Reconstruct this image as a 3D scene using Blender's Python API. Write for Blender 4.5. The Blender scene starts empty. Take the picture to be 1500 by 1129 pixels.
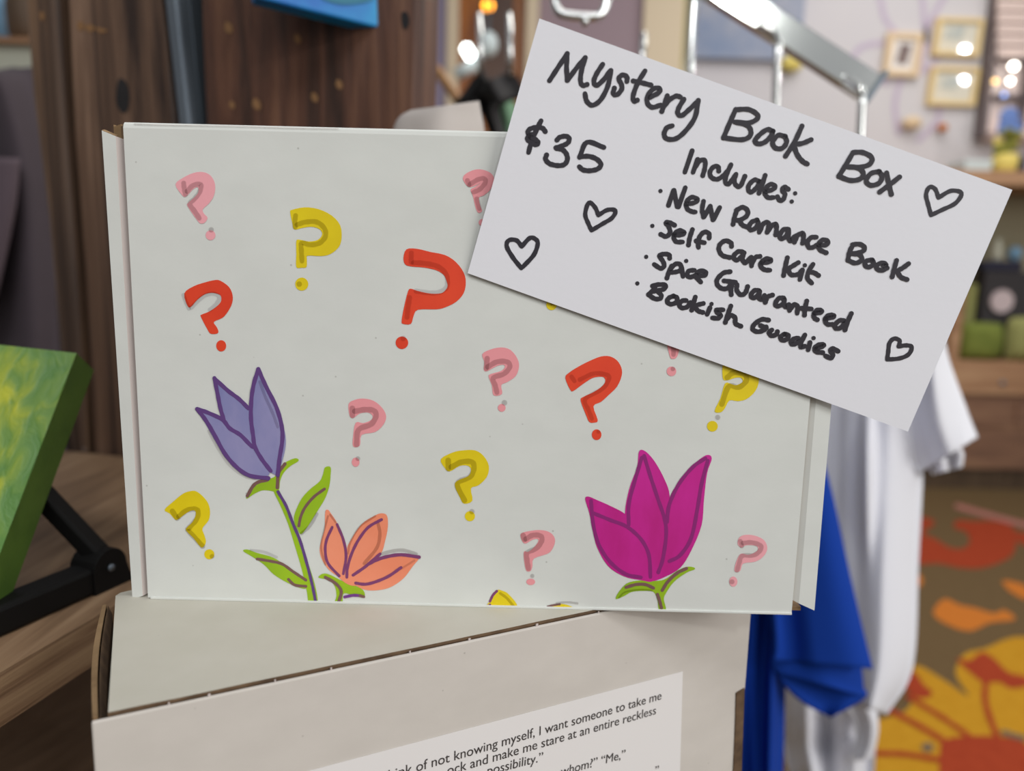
import bpy, bmesh, math, random
from mathutils import Vector, Matrix
from mathutils.geometry import tessellate_polygon
random.seed(4)
SC = bpy.context.scene
COL = SC.collection

# ---------------------------------------------------------------- camera
F = 1100.0; CX, CY = 750.0, 564.5; H = 0.95
dv = Vector(((575-CX)/F, (7640-CY)/F, 1.0)).normalized()
Zc = -dv
fw = Vector((0, 0, 1)); Yc = (fw - fw.dot(dv)*dv).normalized()
Xc = Yc.cross(Zc)
CAM = Vector((0, 0, H))
def w_dir(c): return Vector((Xc.dot(c), Yc.dot(c), Zc.dot(c)))
cam_d = bpy.data.cameras.new('camera'); cam = bpy.data.objects.new('camera', cam_d); COL.objects.link(cam)
cam_d.sensor_width = 36; cam_d.lens = 36*F/1500; cam_d.clip_start = 0.01
r_, d_, f_ = w_dir(Vector((1,0,0))), w_dir(Vector((0,1,0))), w_dir(Vector((0,0,1)))
M4 = Matrix.Identity(4)
for i in range(3):
    M4[i][0] = r_[i]; M4[i][1] = -d_[i]; M4[i][2] = -f_[i]; M4[i][3] = CAM[i]
cam.matrix_world = M4
cam_d.dof.use_dof = True; cam_d.dof.focus_distance = 0.266; cam_d.dof.aperture_fstop = 6.2
SC.camera = cam

# ---------------------------------------------------------------- light
SC.view_settings.view_transform = 'Standard'; SC.view_settings.look = 'None'
SC.view_settings.exposure = 0.0; SC.view_settings.gamma = 1.0; SC.view_settings.use_curve_mapping = False
wd = bpy.data.worlds.new('shop daylight'); SC.world = wd; wd.use_nodes = True
bg = wd.node_tree.nodes['Background']; bg.inputs[0].default_value = (0.96, 0.98, 1.0, 1); bg.inputs[1].default_value = 0.345
def area(name, loc, target, sx, sy, power, col=(1,1,1)):
    l = bpy.data.lights.new(name, 'AREA'); l.shape = 'RECTANGLE'; l.size = sx; l.size_y = sy; l.energy = power; l.color = col
    o = bpy.data.objects.new(name, l); COL.objects.link(o); o.location = loc
    o.rotation_euler = (Vector(target)-Vector(loc)).to_track_quat('-Z', 'Y').to_euler()
    return o
area('shop_window_light', (2.4, -1.6, 1.9), (0.1, 0.3, 0.9), 2.0, 1.6, 50, (1.0, 0.98, 0.96))
area('ceiling_light', (0.9, 1.7, 2.75), (0.9, 1.7, 0), 1.6, 0.6, 26, (1.0, 0.97, 0.92))
area('rear_ceiling_light', (1.8, 2.7, 2.8), (2.0, 3.2, 0), 1.4, 0.5, 13, (1.0, 0.96, 0.9))
area('front_ceiling_light', (-0.3, -0.9, 2.6), (-0.2, -0.5, 0), 1.4, 0.5, 18, (0.97, 0.98, 1.0))

# ---------------------------------------------------------------- pixel -> point helpers
def ray(x, y): return w_dir(Vector(((x-CX)/F, (y-CY)/F, 1.0)))
def on_y(x, y, Y): r = ray(x, y); return CAM + r*(Y/r.y)
def on_z(x, y, Z): r = ray(x, y); return CAM + r*((Z-H)/r.z)
def on_d(x, y, D): return CAM + ray(x, y)*D
def on_plane(x, y, p, n):
    r = ray(x, y); return CAM + r*((Vector(p)-CAM).dot(n)/r.dot(n))

# ---------------------------------------------------------------- materials
def lin(c):
    return tuple((v/255/12.92 if v/255 <= 0.04045 else ((v/255+0.055)/1.055)**2.4) for v in c)
def mat(name, rgb, rough=0.6, metal=0.0, spec=0.5, noise=None, bump=None, rgb2=None, stretch=(1,1,1), emit=None, coat=0.0):
    m = bpy.data.materials.new(name); m.use_nodes = True
    nt = m.node_tree; b = nt.nodes['Principled BSDF']
    c = lin(rgb)
    b.inputs['Base Color'].default_value = (*c, 1); b.inputs['Roughness'].default_value = rough
    b.inputs['Metallic'].default_value = metal; b.inputs['Specular IOR Level'].default_value = spec
    b.inputs['Coat Weight'].default_value = coat
    if noise or bump:
        tc = nt.nodes.new('ShaderNodeTexCoord'); mp = nt.nodes.new('ShaderNodeMapping'); mp.inputs['Scale'].default_value = stretch
        nt.links.new(tc.outputs['Object'], mp.inputs['Vector'])
    if noise:
        tx = nt.nodes.new('ShaderNodeTexNoise'); tx.inputs['Scale'].default_value = noise; tx.inputs['Detail'].default_value = 6
        nt.links.new(mp.outputs[0], tx.inputs['Vector'])
        rp = nt.nodes.new('ShaderNodeValToRGB'); rp.color_ramp.elements[0].position = 0.35; rp.color_ramp.elements[1].position = 0.68
        rp.color_ramp.elements[0].color = (*c, 1); rp.color_ramp.elements[1].color = (*lin(rgb2 or rgb), 1)
        nt.links.new(tx.outputs['Fac'], rp.inputs['Fac']); nt.links.new(rp.outputs['Color'], b.inputs['Base Color'])
    if bump:
        bx = nt.nodes.new('ShaderNodeTexNoise'); bx.inputs['Scale'].default_value = bump[0]; bx.inputs['Detail'].default_value = 4
        nt.links.new(mp.outputs[0], bx.inputs['Vector'])
        bn = nt.nodes.new('ShaderNodeBump'); bn.inputs['Strength'].default_value = bump[1]; bn.inputs['Distance'].default_value = bump[2]
        nt.links.new(bx.outputs['Fac'], bn.inputs['Height']); nt.links.new(bn.outputs[0], b.inputs['Normal'])
    if emit:
        b.inputs['Emission Color'].default_value = (*lin(emit[0]), 1); b.inputs['Emission Strength'].default_value = emit[1]
    return m
def ink_shadow(name, col):
    m = bpy.data.materials.new(name); m.use_nodes = True; nt = m.node_tree
    nt.nodes.remove(nt.nodes['Principled BSDF']); t = nt.nodes.new('ShaderNodeBsdfTransparent'); t.inputs[0].default_value = (*col, 1)
    nt.links.new(t.outputs[0], nt.nodes['Material Output'].inputs[0]); return m
def speckle_board(name, rgb, rgb2, speck=(120,112,100)):
    """white-faced cardboard: faint fibre mottling and a few dark flecks"""
    m = mat(name, rgb, 0.72, spec=0.25, noise=55, rgb2=rgb2, bump=(700, 0.10, 0.0002), stretch=(1, 1, 1.6))
    nt = m.node_tree; b = nt.nodes['Principled BSDF']
    src = b.inputs['Base Color'].links[0].from_socket
    tc = nt.nodes.new('ShaderNodeTexCoord'); v = nt.nodes.new('ShaderNodeTexVoronoi'); v.inputs['Scale'].default_value = 95
    nt.links.new(tc.outputs['Object'], v.inputs['Vector'])
    rp = nt.nodes.new('ShaderNodeValToRGB'); rp.color_ramp.elements[0].position = 0.02; rp.color_ramp.elements[1].position = 0.045
    rp.color_ramp.elements[0].color = (0.4,0.4,0.4,1); rp.color_ramp.elements[1].color = (0,0,0,1)
    nt.links.new(v.outputs['Distance'], rp.inputs['Fac'])
    mx = nt.nodes.new('ShaderNodeMix'); mx.data_type = 'RGBA'; nt.links.new(rp.outputs['Color'], mx.inputs[0])
    nt.links.new(src, mx.inputs[6]); mx.inputs[7].default_value = (*lin(speck), 1)
    nt.links.new(mx.outputs[2], b.inputs['Base Color']); return m
def wood_mat(name, a, b_, c_, grain=(9, 9, 0.7), scale=4.0, rough=0.55, bump=0.35, tan=None):
    m = bpy.data.materials.new(name); m.use_nodes = True; nt = m.node_tree; b = nt.nodes['Principled BSDF']
    tc = nt.nodes.new('ShaderNodeTexCoord'); mp = nt.nodes.new('ShaderNodeMapping'); mp.inputs['Scale'].default_value = grain
    nt.links.new(tc.outputs['Object'], mp.inputs[0])
    n = nt.nodes.new('ShaderNodeTexNoise'); n.inputs['Scale'].default_value = scale; n.inputs['Detail'].default_value = 9; n.inputs['Roughness'].default_value = 0.62; n.inputs['Distortion'].default_value = 0.6
    nt.links.new(mp.outputs[0], n.inputs['Vector'])
    rp = nt.nodes.new('ShaderNodeValToRGB'); e = rp.color_ramp.elements
    e[0].position = 0.36; e[0].color = (*lin(a), 1); e[1].position = 0.66; e[1].color = (*lin(c_), 1)
    k = e.new(0.5); k.color = (*lin(b_), 1)
    nt.links.new(n.outputs['Fac'], rp.inputs[0]); out = rp.outputs[0]
    if tan:                                    # bare chips where the dark stain has worn off
        v = nt.nodes.new('ShaderNodeTexNoise'); v.inputs['Scale'].default_value = 26; v.inputs['Detail'].default_value = 2
        m2 = nt.nodes.new('ShaderNodeMapping'); m2.inputs['Scale'].default_value = (1.2, 1.2, 0.7); nt.links.new(tc.outputs['Object'], m2.inputs[0]); nt.links.new(m2.outputs[0], v.inputs['Vector'])
        r2 = nt.nodes.new('ShaderNodeValToRGB'); r2.color_ramp.elements[0].position = 0.70; r2.color_ramp.elements[1].position = 0.75
        nt.links.new(v.outputs['Fac'], r2.inputs[0])
        mx = nt.nodes.new('ShaderNodeMix'); mx.data_type = 'RGBA'; nt.links.new(r2.outputs[0], mx.inputs[0]); nt.links.new(out, mx.inputs[6]); mx.inputs[7].default_value = (*lin(tan), 1); out = mx.outputs[2]
    nt.links.new(out, b.inputs['Base Color']); b.inputs['Roughness'].default_value = rough
    bn = nt.nodes.new('ShaderNodeBump'); bn.inputs['Strength'].default_value = bump; bn.inputs['Distance'].default_value = 0.003
    nt.links.new(n.outputs['Fac'], bn.inputs['Height']); nt.links.new(bn.outputs[0], b.inputs['Normal'])
    return m

M = {}
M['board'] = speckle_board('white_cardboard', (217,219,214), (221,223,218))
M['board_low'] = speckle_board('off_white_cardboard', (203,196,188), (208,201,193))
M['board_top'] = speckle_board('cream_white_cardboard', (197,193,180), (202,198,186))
M['kraft'] = mat('kraft_cardboard', (150,122,88), 0.8, noise=90, rgb2=(120,94,64), bump=(300,0.4,0.0006))
M['kraft_dark'] = mat('kraft_fluting', (112,88,64), 0.85, noise=160, rgb2=(80,60,42))
M['crease'] = mat('pressed_crease', (205,193,188), 0.75)
M['card'] = mat('white_card_stock', (240,240,246), 0.7, spec=0.2, bump=(420, 0.12, 0.0003), stretch=(1,1,1.6))
M['paper'] = mat('white_printer_paper', (230,226,224), 0.75, spec=0.2)
M['print'] = mat('grey_black_toner', (62,56,54), 0.7)
M['marker'] = mat('black_marker_ink', (48,45,53), 0.5)
M['pink'] = mat('pink_marker_ink', (244,170,178), 0.65)
M['pink2'] = mat('salmon_pink_marker_ink', (240,156,162), 0.65)
M['yellow'] = mat('yellow_marker_ink', (236,212,4), 0.6, noise=70, rgb2=(226,200,0))
M['red'] = mat('red_marker_ink', (236,72,36), 0.6, noise=60, rgb2=(226,62,32))
M['purple_fill'] = mat('lilac_marker_ink', (150,146,190), 0.65, noise=40, rgb2=(128,130,180), stretch=(2,1,1))
M['purple'] = mat('purple_marker_line', (98,64,128), 0.6)
M['magenta'] = mat('magenta_marker_ink', (206,28,150), 0.6, noise=45, rgb2=(190,16,128), stretch=(2,1,0.8))
M['mag_line'] = mat('plum_marker_line', (142,28,116), 0.6)
M['orange'] = mat('orange_marker_ink', (248,152,118), 0.65, noise=50, rgb2=(242,140,104))
M['plum'] = mat('violet_marker_line', (128,62,112), 0.6)
M['violet'] = mat('deep_violet_marker_line', (116,56,140), 0.6)
M['green'] = mat('green_marker_ink', (158,196,20), 0.6, noise=50, rgb2=(142,180,26))
M['brown'] = mat('brown_marker_line', (124,88,84), 0.6)
M['shade'] = ink_shadow('grey_shading_marker', (0.80, 0.785, 0.785))
M['shade2'] = ink_shadow('light_grey_shading_marker', (0.86, 0.845, 0.855))
M['chrome'] = mat('chrome', (226,228,226), 0.12, metal=1.0)
M['steel'] = mat('grey_steel', (120,130,140), 0.42, metal=0.6)
M['black_metal'] = mat('black_painted_metal', (9,8,8), 0.6, spec=0.25, bump=(300,0.2,0.0005))
M['black'] = mat('black_cloth', (26,24,25), 0.9, noise=60, rgb2=(34,31,33))
M['timber'] = wood_mat('dark_stained_timber', (50,32,24), (88,57,43), (120,84,62), tan=(150,108,66), scale=5, bump=.6)
M['timber_b'] = wood_mat('dark_worn_timber', (48,34,28), (98,74,58), (138,110,90), grain=(11,11,0.5), tan=(150,110,62), scale=5, bump=.6)
M['timber_edge'] = wood_mat('worn_timber_edge', (52,38,30), (84,64,50), (126,98,74), grain=(14,14,0.6))
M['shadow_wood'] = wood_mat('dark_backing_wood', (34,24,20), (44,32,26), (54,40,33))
M['shelf_top'] = wood_mat('oak_laminate', (116,92,70), (138,110,84), (158,130,102), grain=(14,1.0,4), scale=6, rough=0.5, bump=0.15)
M['shelf_edge'] = wood_mat('oak_laminate_edge', (96,72,52), (134,104,78), (166,136,104), grain=(6,1.2,40), scale=5, rough=0.55, bump=0.2)
M['hutch'] = wood_mat('brown_hutch_wood', (146,106,76), (170,128,94), (186,146,110), grain=(1,4,8), scale=2.5)
M['hutch_dark'] = wood_mat('dark_brown_wood', (116,84,66), (134,98,76), (146,110,84), grain=(1,4,8), scale=2.5)
M['white_cloth'] = mat('white_jersey', (240,240,246), 0.85, spec=0.2, bump=(60,0.15,0.002))
M['grey_cloth'] = mat('pale_grey_jersey', (196,188,182), 0.85, spec=0.2, bump=(60,0.2,0.002))
M['blue_cloth'] = mat('royal_blue_jersey', (20,62,158), 0.85, spec=0.15, bump=(60,0.15,0.002))
M['purple_cloth'] = mat('dark_plum_cloth', (72,62,68), 0.9, bump=(30,0.3,0.004))
M['purple_cloth2'] = mat('mauve_grey_cloth', (96,82,90), 0.9)
M['sage'] = mat('sage_green_cloth', (104,140,110), 0.9)
M['lilac_wall'] = mat('pale_lilac_paint', (208,204,206), 0.8, noise=1.2, rgb2=(202,198,203))
M['mauve_wall'] = mat('mauve_paint', (158,138,146), 0.8)
M['lilac_dark'] = mat('lilac_paint', (150,140,164), 0.8)
M['vine'] = mat('purple_painted_vine', (190,176,196), 0.8)
M['cream_trim'] = mat('cream_painted_trim', (218,200,172), 0.6)
M['olive_trim'] = mat('olive_trim', (176,164,92), 0.6)
M['amber'] = wood_mat('amber_varnished_wood', (120,66,16), (150,86,26), (176,108,40), grain=(4,4,0.6), rough=0.3)
M['amber_dark'] = mat('dark_amber_panel', (82,58,46), 0.3)
M['carpet'] = mat('olive_brown_carpet', (108,88,61), 0.95, spec=0.1, noise=60, rgb2=(100,81,55), bump=(180,0.5,0.004))
M['c_yellow'] = mat('carpet_yellow', (190,140,38), 0.95, spec=0.1, noise=40, rgb2=(182,131,32))
M['c_red'] = mat('carpet_red_orange', (160,64,38), 0.95, spec=0.1, noise=40, rgb2=(152,59,35))
M['c_orange'] = mat('carpet_orange', (194,114,46), 0.95, spec=0.1)
M['c_pink'] = mat('carpet_pink', (168,112,102), 0.95, spec=0.1)
M['c_grey'] = mat('carpet_grey', (116,98,78), 0.95, spec=0.1)
M['gold'] = mat('pale_gold_frame', (224,196,136), 0.5)
M['tan_frame'] = mat('pale_wood_frame', (222,196,160), 0.6)
M['mat_board'] = mat('white_mat_board', (232,226,222), 0.8)
M['print_cream'] = mat('cream_print', (226,216,196), 0.8, noise=9, rgb2=(206,206,196))
M['print_blue'] = mat('blue_grey_drawing', (178,184,180), 0.8, noise=14, rgb2=(200,200,190))
M['print_dark'] = mat('dark_photo', (112,96,96), 0.8, noise=12, rgb2=(150,132,126))
M['canvas_blue'] = mat('slate_blue_painting', (126,142,172), 0.8, noise=5, rgb2=(172,172,182))
M['canvas_teal'] = mat('turquoise_paint', (0,104,190), 0.5, noise=22, rgb2=(16,168,214), bump=(60,0.5,0.002), stretch=(0.6,1,1))
M['canvas_teal_g'] = mat('sea_green_paint', (4,112,140), 0.5)
M['window_frame'] = mat('dark_window_frame', (104,92,92), 0.6)
M['blind'] = mat('pinkish_blind_slat', (226,204,196), 0.7)
M['pane'] = mat('pink_glow_pane', (228,208,202), 0.25, spec=0.5)  # pinkish light of the lit window put into the pane colour
M['reflection_white'] = mat('white_reflection_glow', (255,255,255), 0.4, emit=((255,252,240), 9))  # these glows, bar the amber, replace lamp reflections in the window panes
M['reflection_warm'] = mat('warm_reflection_glow', (255,220,150), 0.4, emit=((255,206,120), 4))
M['bulb_amber'] = mat('amber_bulb', (255,180,60), 0.4, emit=((255,160,40), 5))
M['reflection_blue'] = mat('blue_reflection_glow', (140,180,255), 0.4, emit=((120,170,255), 2))
M['glint_glow'] = mat('glowing_chrome_glint', (255,255,255), 0.4, emit=((245,255,252), 7))  # glow in place of a lamp mirrored in chrome
M['olive_bag'] = mat('olive_green_fabric', (122,132,56), 0.9, noise=14, rgb2=(104,116,44))
M['olive_pale'] = mat('pale_olive_fabric', (150,150,92), 0.9)
M['navy'] = mat('navy_fabric', (44,44,64), 0.8)
M['charcoal'] = mat('charcoal_box', (52,48,50), 0.7)
M['pale_disc'] = mat('pale_pink_disc', (206,188,190), 0.6)
M['hutch_in'] = mat('dim_hutch_interior', (160,152,126), 0.9)
M['cream_cab'] = mat('cream_cabinet', (196,196,178), 0.6)
M['pot_blue'] = mat('blue_glaze', (120,160,190), 0.4)
M['pot_teal'] = mat('teal_glaze', (110,160,140), 0.4)
M['dark_tan'] = mat('dark_tan_pottery', (80,60,40), 0.6)
M['leaf'] = mat('olive_leaves', (130,130,52), 0.8)
M['petal_y'] = mat('yellow_petals', (226,206,110), 0.7)
M['petal_b'] = mat('blue_petals', (110,138,200), 0.7)
M['pale_aqua'] = mat('pale_aqua_cardboard', (206,218,220), 0.6)
M['wood_plain'] = mat('pale_hanger_wood', (176,130,84), 0.5)
M['table'] = wood_mat('dark_table_wood', (66,50,36), (82,64,46), (98,78,58))
M['cabinet_wood'] = wood_mat('brown_cabinet_wood', (78,60,46), (96,76,60), (112,90,72), grain=(1,1,8))
M['bare_wood'] = mat('bare_tan_wood', (134,98,62), 0.7)
def green_canvas():
    m = bpy.data.materials.new('green_and_yellow_acrylic'); m.use_nodes = True; nt = m.node_tree; b = nt.nodes['Principled BSDF']
    tc = nt.nodes.new('ShaderNodeTexCoord'); mp = nt.nodes.new('ShaderNodeMapping'); mp.inputs['Scale'].default_value = (80, 34, 46); mp.inputs['Rotation'].default_value = (0.3, 0.9, 0.4)
    nt.links.new(tc.outputs['Object'], mp.inputs[0])
    n = nt.nodes.new('ShaderNodeTexNoise'); n.inputs['Scale'].default_value = 1.3; n.inputs['Detail'].default_value = 9; n.inputs['Distortion'].default_value = 0.9
    nt.links.new(mp.outputs[0], n.inputs['Vector'])
    # the yellow glow sits at the middle of the picture, away from its right edge
    at = nt.nodes.new('ShaderNodeAttribute'); at.attribute_name = 'mid'
    ad = nt.nodes.new('ShaderNodeMath'); ad.operation = 'MULTIPLY_ADD'; ad.inputs[1].default_value = 0.95
    nt.links.new(n.outputs['Fac'], ad.inputs[0]); 
    sb = nt.nodes.new('ShaderNodeMath'); sb.operation = 'MULTIPLY_ADD'; sb.inputs[1].default_value = 0.55; sb.inputs[2].default_value = -0.20
    nt.links.new(at.outputs['Fac'], sb.inputs[0]); nt.links.new(sb.outputs[0], ad.inputs[2])
    rp = nt.nodes.new('ShaderNodeValToRGB'); e = rp.color_ramp.elements
    e[0].position = 0.25; e[0].color = (*lin((92,136,64)), 1); e[1].position = 0.86; e[1].color = (*lin((226,220,110)), 1)
    for p, c in ((0.42, (112,148,62)), (0.56, (150,168,50)), (0.68, (186,190,44))): k = e.new(p); k.color = (*lin(c), 1)
    nt.links.new(ad.outputs[0], rp.inputs[0]); nt.links.new(rp.outputs[0], b.inputs['Base Color']); b.inputs['Roughness'].default_value = 0.45
    bn = nt.nodes.new('ShaderNodeBump'); bn.inputs['Strength'].default_value = 0.6; bn.inputs['Distance'].default_value = 0.0015
    nt.links.new(n.outputs['Fac'], bn.inputs['Height']); nt.links.new(bn.outputs[0], b.inputs['Normal']); return m
M['green_art'] = green_canvas()
M['green_side'] = mat('dark_green_canvas_edge', (76,104,36), 0.5, noise=50, rgb2=(62,90,30), bump=(200,0.4,0.0008))

# ---------------------------------------------------------------- object helpers
class MB:
    def __init__(s): s.v = []; s.f = []; s.m = []; s.mats = []
    def mi(s, m):
        if m not in s.mats: s.mats.append(m)
        return s.mats.index(m)
    def add(s, vs, fs, m):
        o = len(s.v); s.v += [Vector(v) for v in vs]; k = s.mi(m)
        for f in fs: s.f.append([o+i for i in f]); s.m.append(k)
    def hexa(s, b4, t4, m):
        s.add(list(b4)+list(t4), [(3,2,1,0),(4,5,6,7),(0,1,5,4),(1,2,6,5),(2,3,7,6),(3,0,4,7)], m)
    def box(s, lo, hi, m):
        x0,y0,z0 = lo; x1,y1,z1 = hi
        s.hexa([(x0,y0,z0),(x1,y0,z0),(x1,y1,z0),(x0,y1,z0)], [(x0,y0,z1),(x1,y0,z1),(x1,y1,z1),(x0,y1,z1)], m)
    def obox(s, o, ax, ay, az, m):
        o, ax, ay, az = map(Vector, (o, ax, ay, az))
        s.hexa([o, o+ax, o+ax+ay, o+ay], [o+az, o+ax+az, o+ax+ay+az, o+ay+az], m)
    def prism(s, pts, vec, m, m_side=None):
        """closed outline pts (world) pushed along vec"""
        n = len(pts); pts = [Vector(p) for p in pts]; vec = Vector(vec)
        tris = tessellate_polygon([pts])
        s.add(pts, tris, m); s.add([p+vec for p in pts], tris, m)
        s.add(pts+[p+vec for p in pts], [(i,(i+1)%n,n+(i+1)%n,n+i) for i in range(n)], m_side or m)
    def tube(s, pts, r, m, seg=12, closed=False):
        pts = [Vector(p) for p in pts]; n = len(pts); rings = []
        up = None
        for i, p in enumerate(pts):
            a = pts[(i-1) % n] if (i > 0 or closed) else p; b = pts[(i+1) % n] if (i < n-1 or closed) else p
            t = (b-a).normalized()
            if up is None: up = t.orthogonal().normalized()
            up = (up - up.dot(t)*t).normalized(); sd = t.cross(up)
            rr = r[i] if isinstance(r, (list, tuple)) else r
            rings.append([p + (up*math.cos(q)+sd*math.sin(q))*rr for q in [2*math.pi*k/seg for k in range(seg)]])
        vs = [v for q in rings for v in q]; fs = []
        for i in range(n if closed else n-1):
            for k in range(seg):
                j = (i+1) % n; fs.append((i*seg+k, i*seg+(k+1)%seg, j*seg+(k+1)%seg, j*seg+k))
        if not closed: fs.append(tuple(range(seg))[::-1]); fs.append(tuple((n-1)*seg+k for k in range(seg)))
        s.add(vs, fs, m)
    def ball(s, c, rx, ry, rz, m, u=20, v=12):
        vs = []; fs = []
        for j in range(v+1):
            t = math.pi*j/v
            for i in range(u):
                q = 2*math.pi*i/u; vs.append((c[0]+rx*math.sin(t)*math.cos(q), c[1]+ry*math.sin(t)*math.sin(q), c[2]+rz*math.cos(t)))
        for j in range(v):
            for i in range(u): fs.append((j*u+i, (j+1)*u+i, (j+1)*u+(i+1)%u, j*u+(i+1)%u))
        s.add(vs, fs, m)
    def lathe(s, c, prof, m, seg=24):
        vs = []; fs = []; n = len(prof)
        for r, z in prof:
            for k in range(seg): q = 2*math.pi*k/seg; vs.append((c[0]+r*math.cos(q), c[1]+r*math.sin(q), c[2]+z))
        for i in range(n-1):
            for k in range(seg): fs.append((i*seg+k, i*seg+(k+1)%seg, (i+1)*seg+(k+1)%seg, (i+1)*seg+k))
        fs.append(tuple(range(seg))[::-1]); fs.append(tuple((n-1)*seg+k for k in range(seg)))
        s.add(vs, fs, m)
    def build(s, name, parent=None, smooth=False, bevel=0.0, seg=2, loc=None):
        me = bpy.data.meshes.new(name); off = Vector((0,0,0))
        if parent is not None:
            p = parent
            while p is not None: off += p.location; p = p.parent
        elif loc is not None: off = Vector(loc)
        me.from_pydata([tuple(v-off) for v in s.v], [], s.f); me.update()
        for m in s.mats: me.materials.append(M[m])
        me.polygons.foreach_set('material_index', s.m)
        bm = bmesh.new(); bm.from_mesh(me); bmesh.ops.remove_doubles(bm, verts=bm.verts, dist=1e-7); 
        if not s.__dict__.get('flat'): bmesh.ops.recalc_face_normals(bm, faces=bm.faces)
        bm.to_mesh(me); bm.free()
        if smooth: me.polygons.foreach_set('use_smooth', [True]*len(me.polygons))
        o = bpy.data.objects.new(name, me); COL.objects.link(o)
        if parent is not None: o.parent = parent
        elif loc is not None: o.location = loc
        if bevel:
            md = o.modifiers.new('bevel', 'BEVEL'); md.width = bevel; md.segments = seg; md.limit_method = 'ANGLE'
        return o
def tag(o, label=None, cat=None, group=None, kind=None):
    if label: o['label'] = label
    if cat: o['category'] = cat
    if group: o['group'] = group
    if kind: o['kind'] = kind
    return o
def thing(name, label, cat, loc, group=None):
    o = bpy.data.objects.new(name, None); COL.objects.link(o); o.location = loc; o.empty_display_size = 0.02
    return tag(o, label, cat, group)
def struct(o, label=None): o['kind'] = 'structure'; return tag(o, label)

def smooth_line(pts, closed=False, n=6):
    pts = [Vector((p[0], p[1])) for p in pts]; N = len(pts)
    if N < 3: return pts
    out = []
    for i in range(N if closed else N-1):
        p1, p2 = pts[i], pts[(i+1) % N]
        p0 = pts[(i-1) % N] if (closed or i > 0) else p1*2-p2
        p3 = pts[(i+2) % N] if (closed or i < N-2) else p2*2-p1
        for k in range(n):
            t = k/n; out.append(0.5*((2*p1)+(-p0+p2)*t+(2*p0-5*p1+4*p2-p3)*t*t+(-p0+3*p1-3*p2+p3)*t**3))
    if not closed: out.append(pts[-1])
    return out
def crop(x0, y0, s, pts): return [(x0+p[0]/s, y0+p[1]/s) for p in pts]
def fill(mb, pts, mp, m, n=4, closed_smooth=True):
    q = smooth_line(pts, True, n) if closed_smooth else [Vector(p) for p in pts]
    w = [mp(p[0], p[1]) for p in q]; mb.add(w, tessellate_polygon([[Vector((p[0], p[1], 0)) for p in q]]), m)
def stroke(mb, pts, wpx, mp, m, n=5, taper=0.0):
    q = smooth_line(pts, False, n); N = len(q); h = wpx/2; L = []; R = []
    for i in range(N):
        t = (q[min(i+1, N-1)]-q[max(i-1, 0)]); t = t.normalized() if t.length > 1e-9 else Vector((1, 0)); nn = Vector((-t.y, t.x))
        k = h*(1+0.06*math.sin(i*1.7+len(pts)))*(1-taper*abs(2*i/(N-1)-1))
        L.append(q[i]+nn*k); R.append(q[i]-nn*k)
    def cap(c, a, b):
        r0 = a-c; base = math.atan2(r0.y, r0.x); rad = r0.length; mid = []
        for k in range(1, 6): an = base-math.pi*k/6; mid.append(c+Vector((math.cos(an), math.sin(an)))*rad)
        return mid
    ring_end = cap(q[-1], L[-1], R[-1]); ring_start = cap(q[0], R[0], L[0])
    vs = [mp(p.x, p.y) for p in L+R+ring_end+ring_start]; fs = [(i, i+1, N+i+1, N+i) for i in range(N-1)]
    fs.append(tuple([N-1]+[2*N+k for k in range(5)]+[2*N-1])); fs.append(tuple([N]+[2*N+5+k for k in range(5)]+[0]))
    mb.add(vs, fs, m)
def disc(mb, c, r, mp, m, ry=None):
    pts = [(c[0]+r*math.cos(2*math.pi*k/22), c[1]+(ry or r)*math.sin(2*math.pi*k/22)) for k in range(22)]
    mb.add([mp(*p) for p in pts], [tuple(range(22))], m)
def flat(): b = MB(); b.flat = True; return b

# ================================================================ SETTING
YW = 3.68
fl = MB(); fl.box((-3.5, -2.5, -0.05), (5.0, 5.2, 0.0), 'carpet')
def fz(h):
    return lambda x, y: on_z(x, y, h)
fill(fl, [(1340,975),(1383,996),(1419,1019),(1400,987),(1412,958),(1444,949),(1471,937),(1500,933),(1560,950),(1600,1040),(1580,1160),(1420,1240),(1270,1230),(1230,1140),(1250,1070),(1284,1055),(1321,1043),(1336,1025)], fz(.001), 'c_yellow')
fill(fl, [(1383,1084),(1412,1078),(1456,1078),(1500,1087),(1530,1120),(1500,1180),(1420,1190),(1380,1150),(1377,1101)], fz(.002), 'c_red')
fill(fl, [(1403,964),(1421,967),(1438,955),(1456,964),(1477,984),(1500,990),(1520,1000),(1482,1008),(1465,999),(1441,999),(1424,987),(1406,971)], fz(.002), 'c_red')
fill(fl, [(1339,984),(1353,1002),(1366,1014),(1356,1022),(1337,1019),(1325,1000)], fz(.002), 'c_red')
for pts, w in (([(1300,1038),(1315,1046),(1347,1063),(1385,1086)], 8), ([(1330,1020),(1339,1025),(1383,1052),(1423,1080)], 7), ([(1444,1000),(1444,1031),(1461,1080)], 9), ([(1270,1101),(1289,1103),(1324,1104),(1380,1113)], 8)):
    stroke(fl, pts, w, fz(.0025), 'c_red')
disc(fl, (1359,1094), 9, fz(.003), 'c_grey', 7); stroke(fl, [(1470,1072),(1485,1077),(1500,1081)], 8, fz(.003), 'c_grey')
fill(fl, [(1367,898),(1383,877),(1406,886),(1427,890),(1456,898),(1471,893),(1487,907),(1450,912),(1421,924),(1389,915)], fz(.001), 'c_orange')
fill(fl, [(1468,851),(1485,852),(1505,860),(1505,878),(1480,866)], fz(.001), 'c_orange')
disc(fl, (1342,850), 10, fz(.001), 'c_orange')
fill(fl, [(1335,760),(1363,760),(1368,768),(1352,780),(1370,789),(1392,802),(1411,803),(1421,792),(1414,778),(1398,773),(1402,762),(1427,763),(1459,763),(1485,773),(1484,811),(1446,830),(1411,832),(1376,825),(1335,821)], fz(.001), 'c_red')
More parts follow.
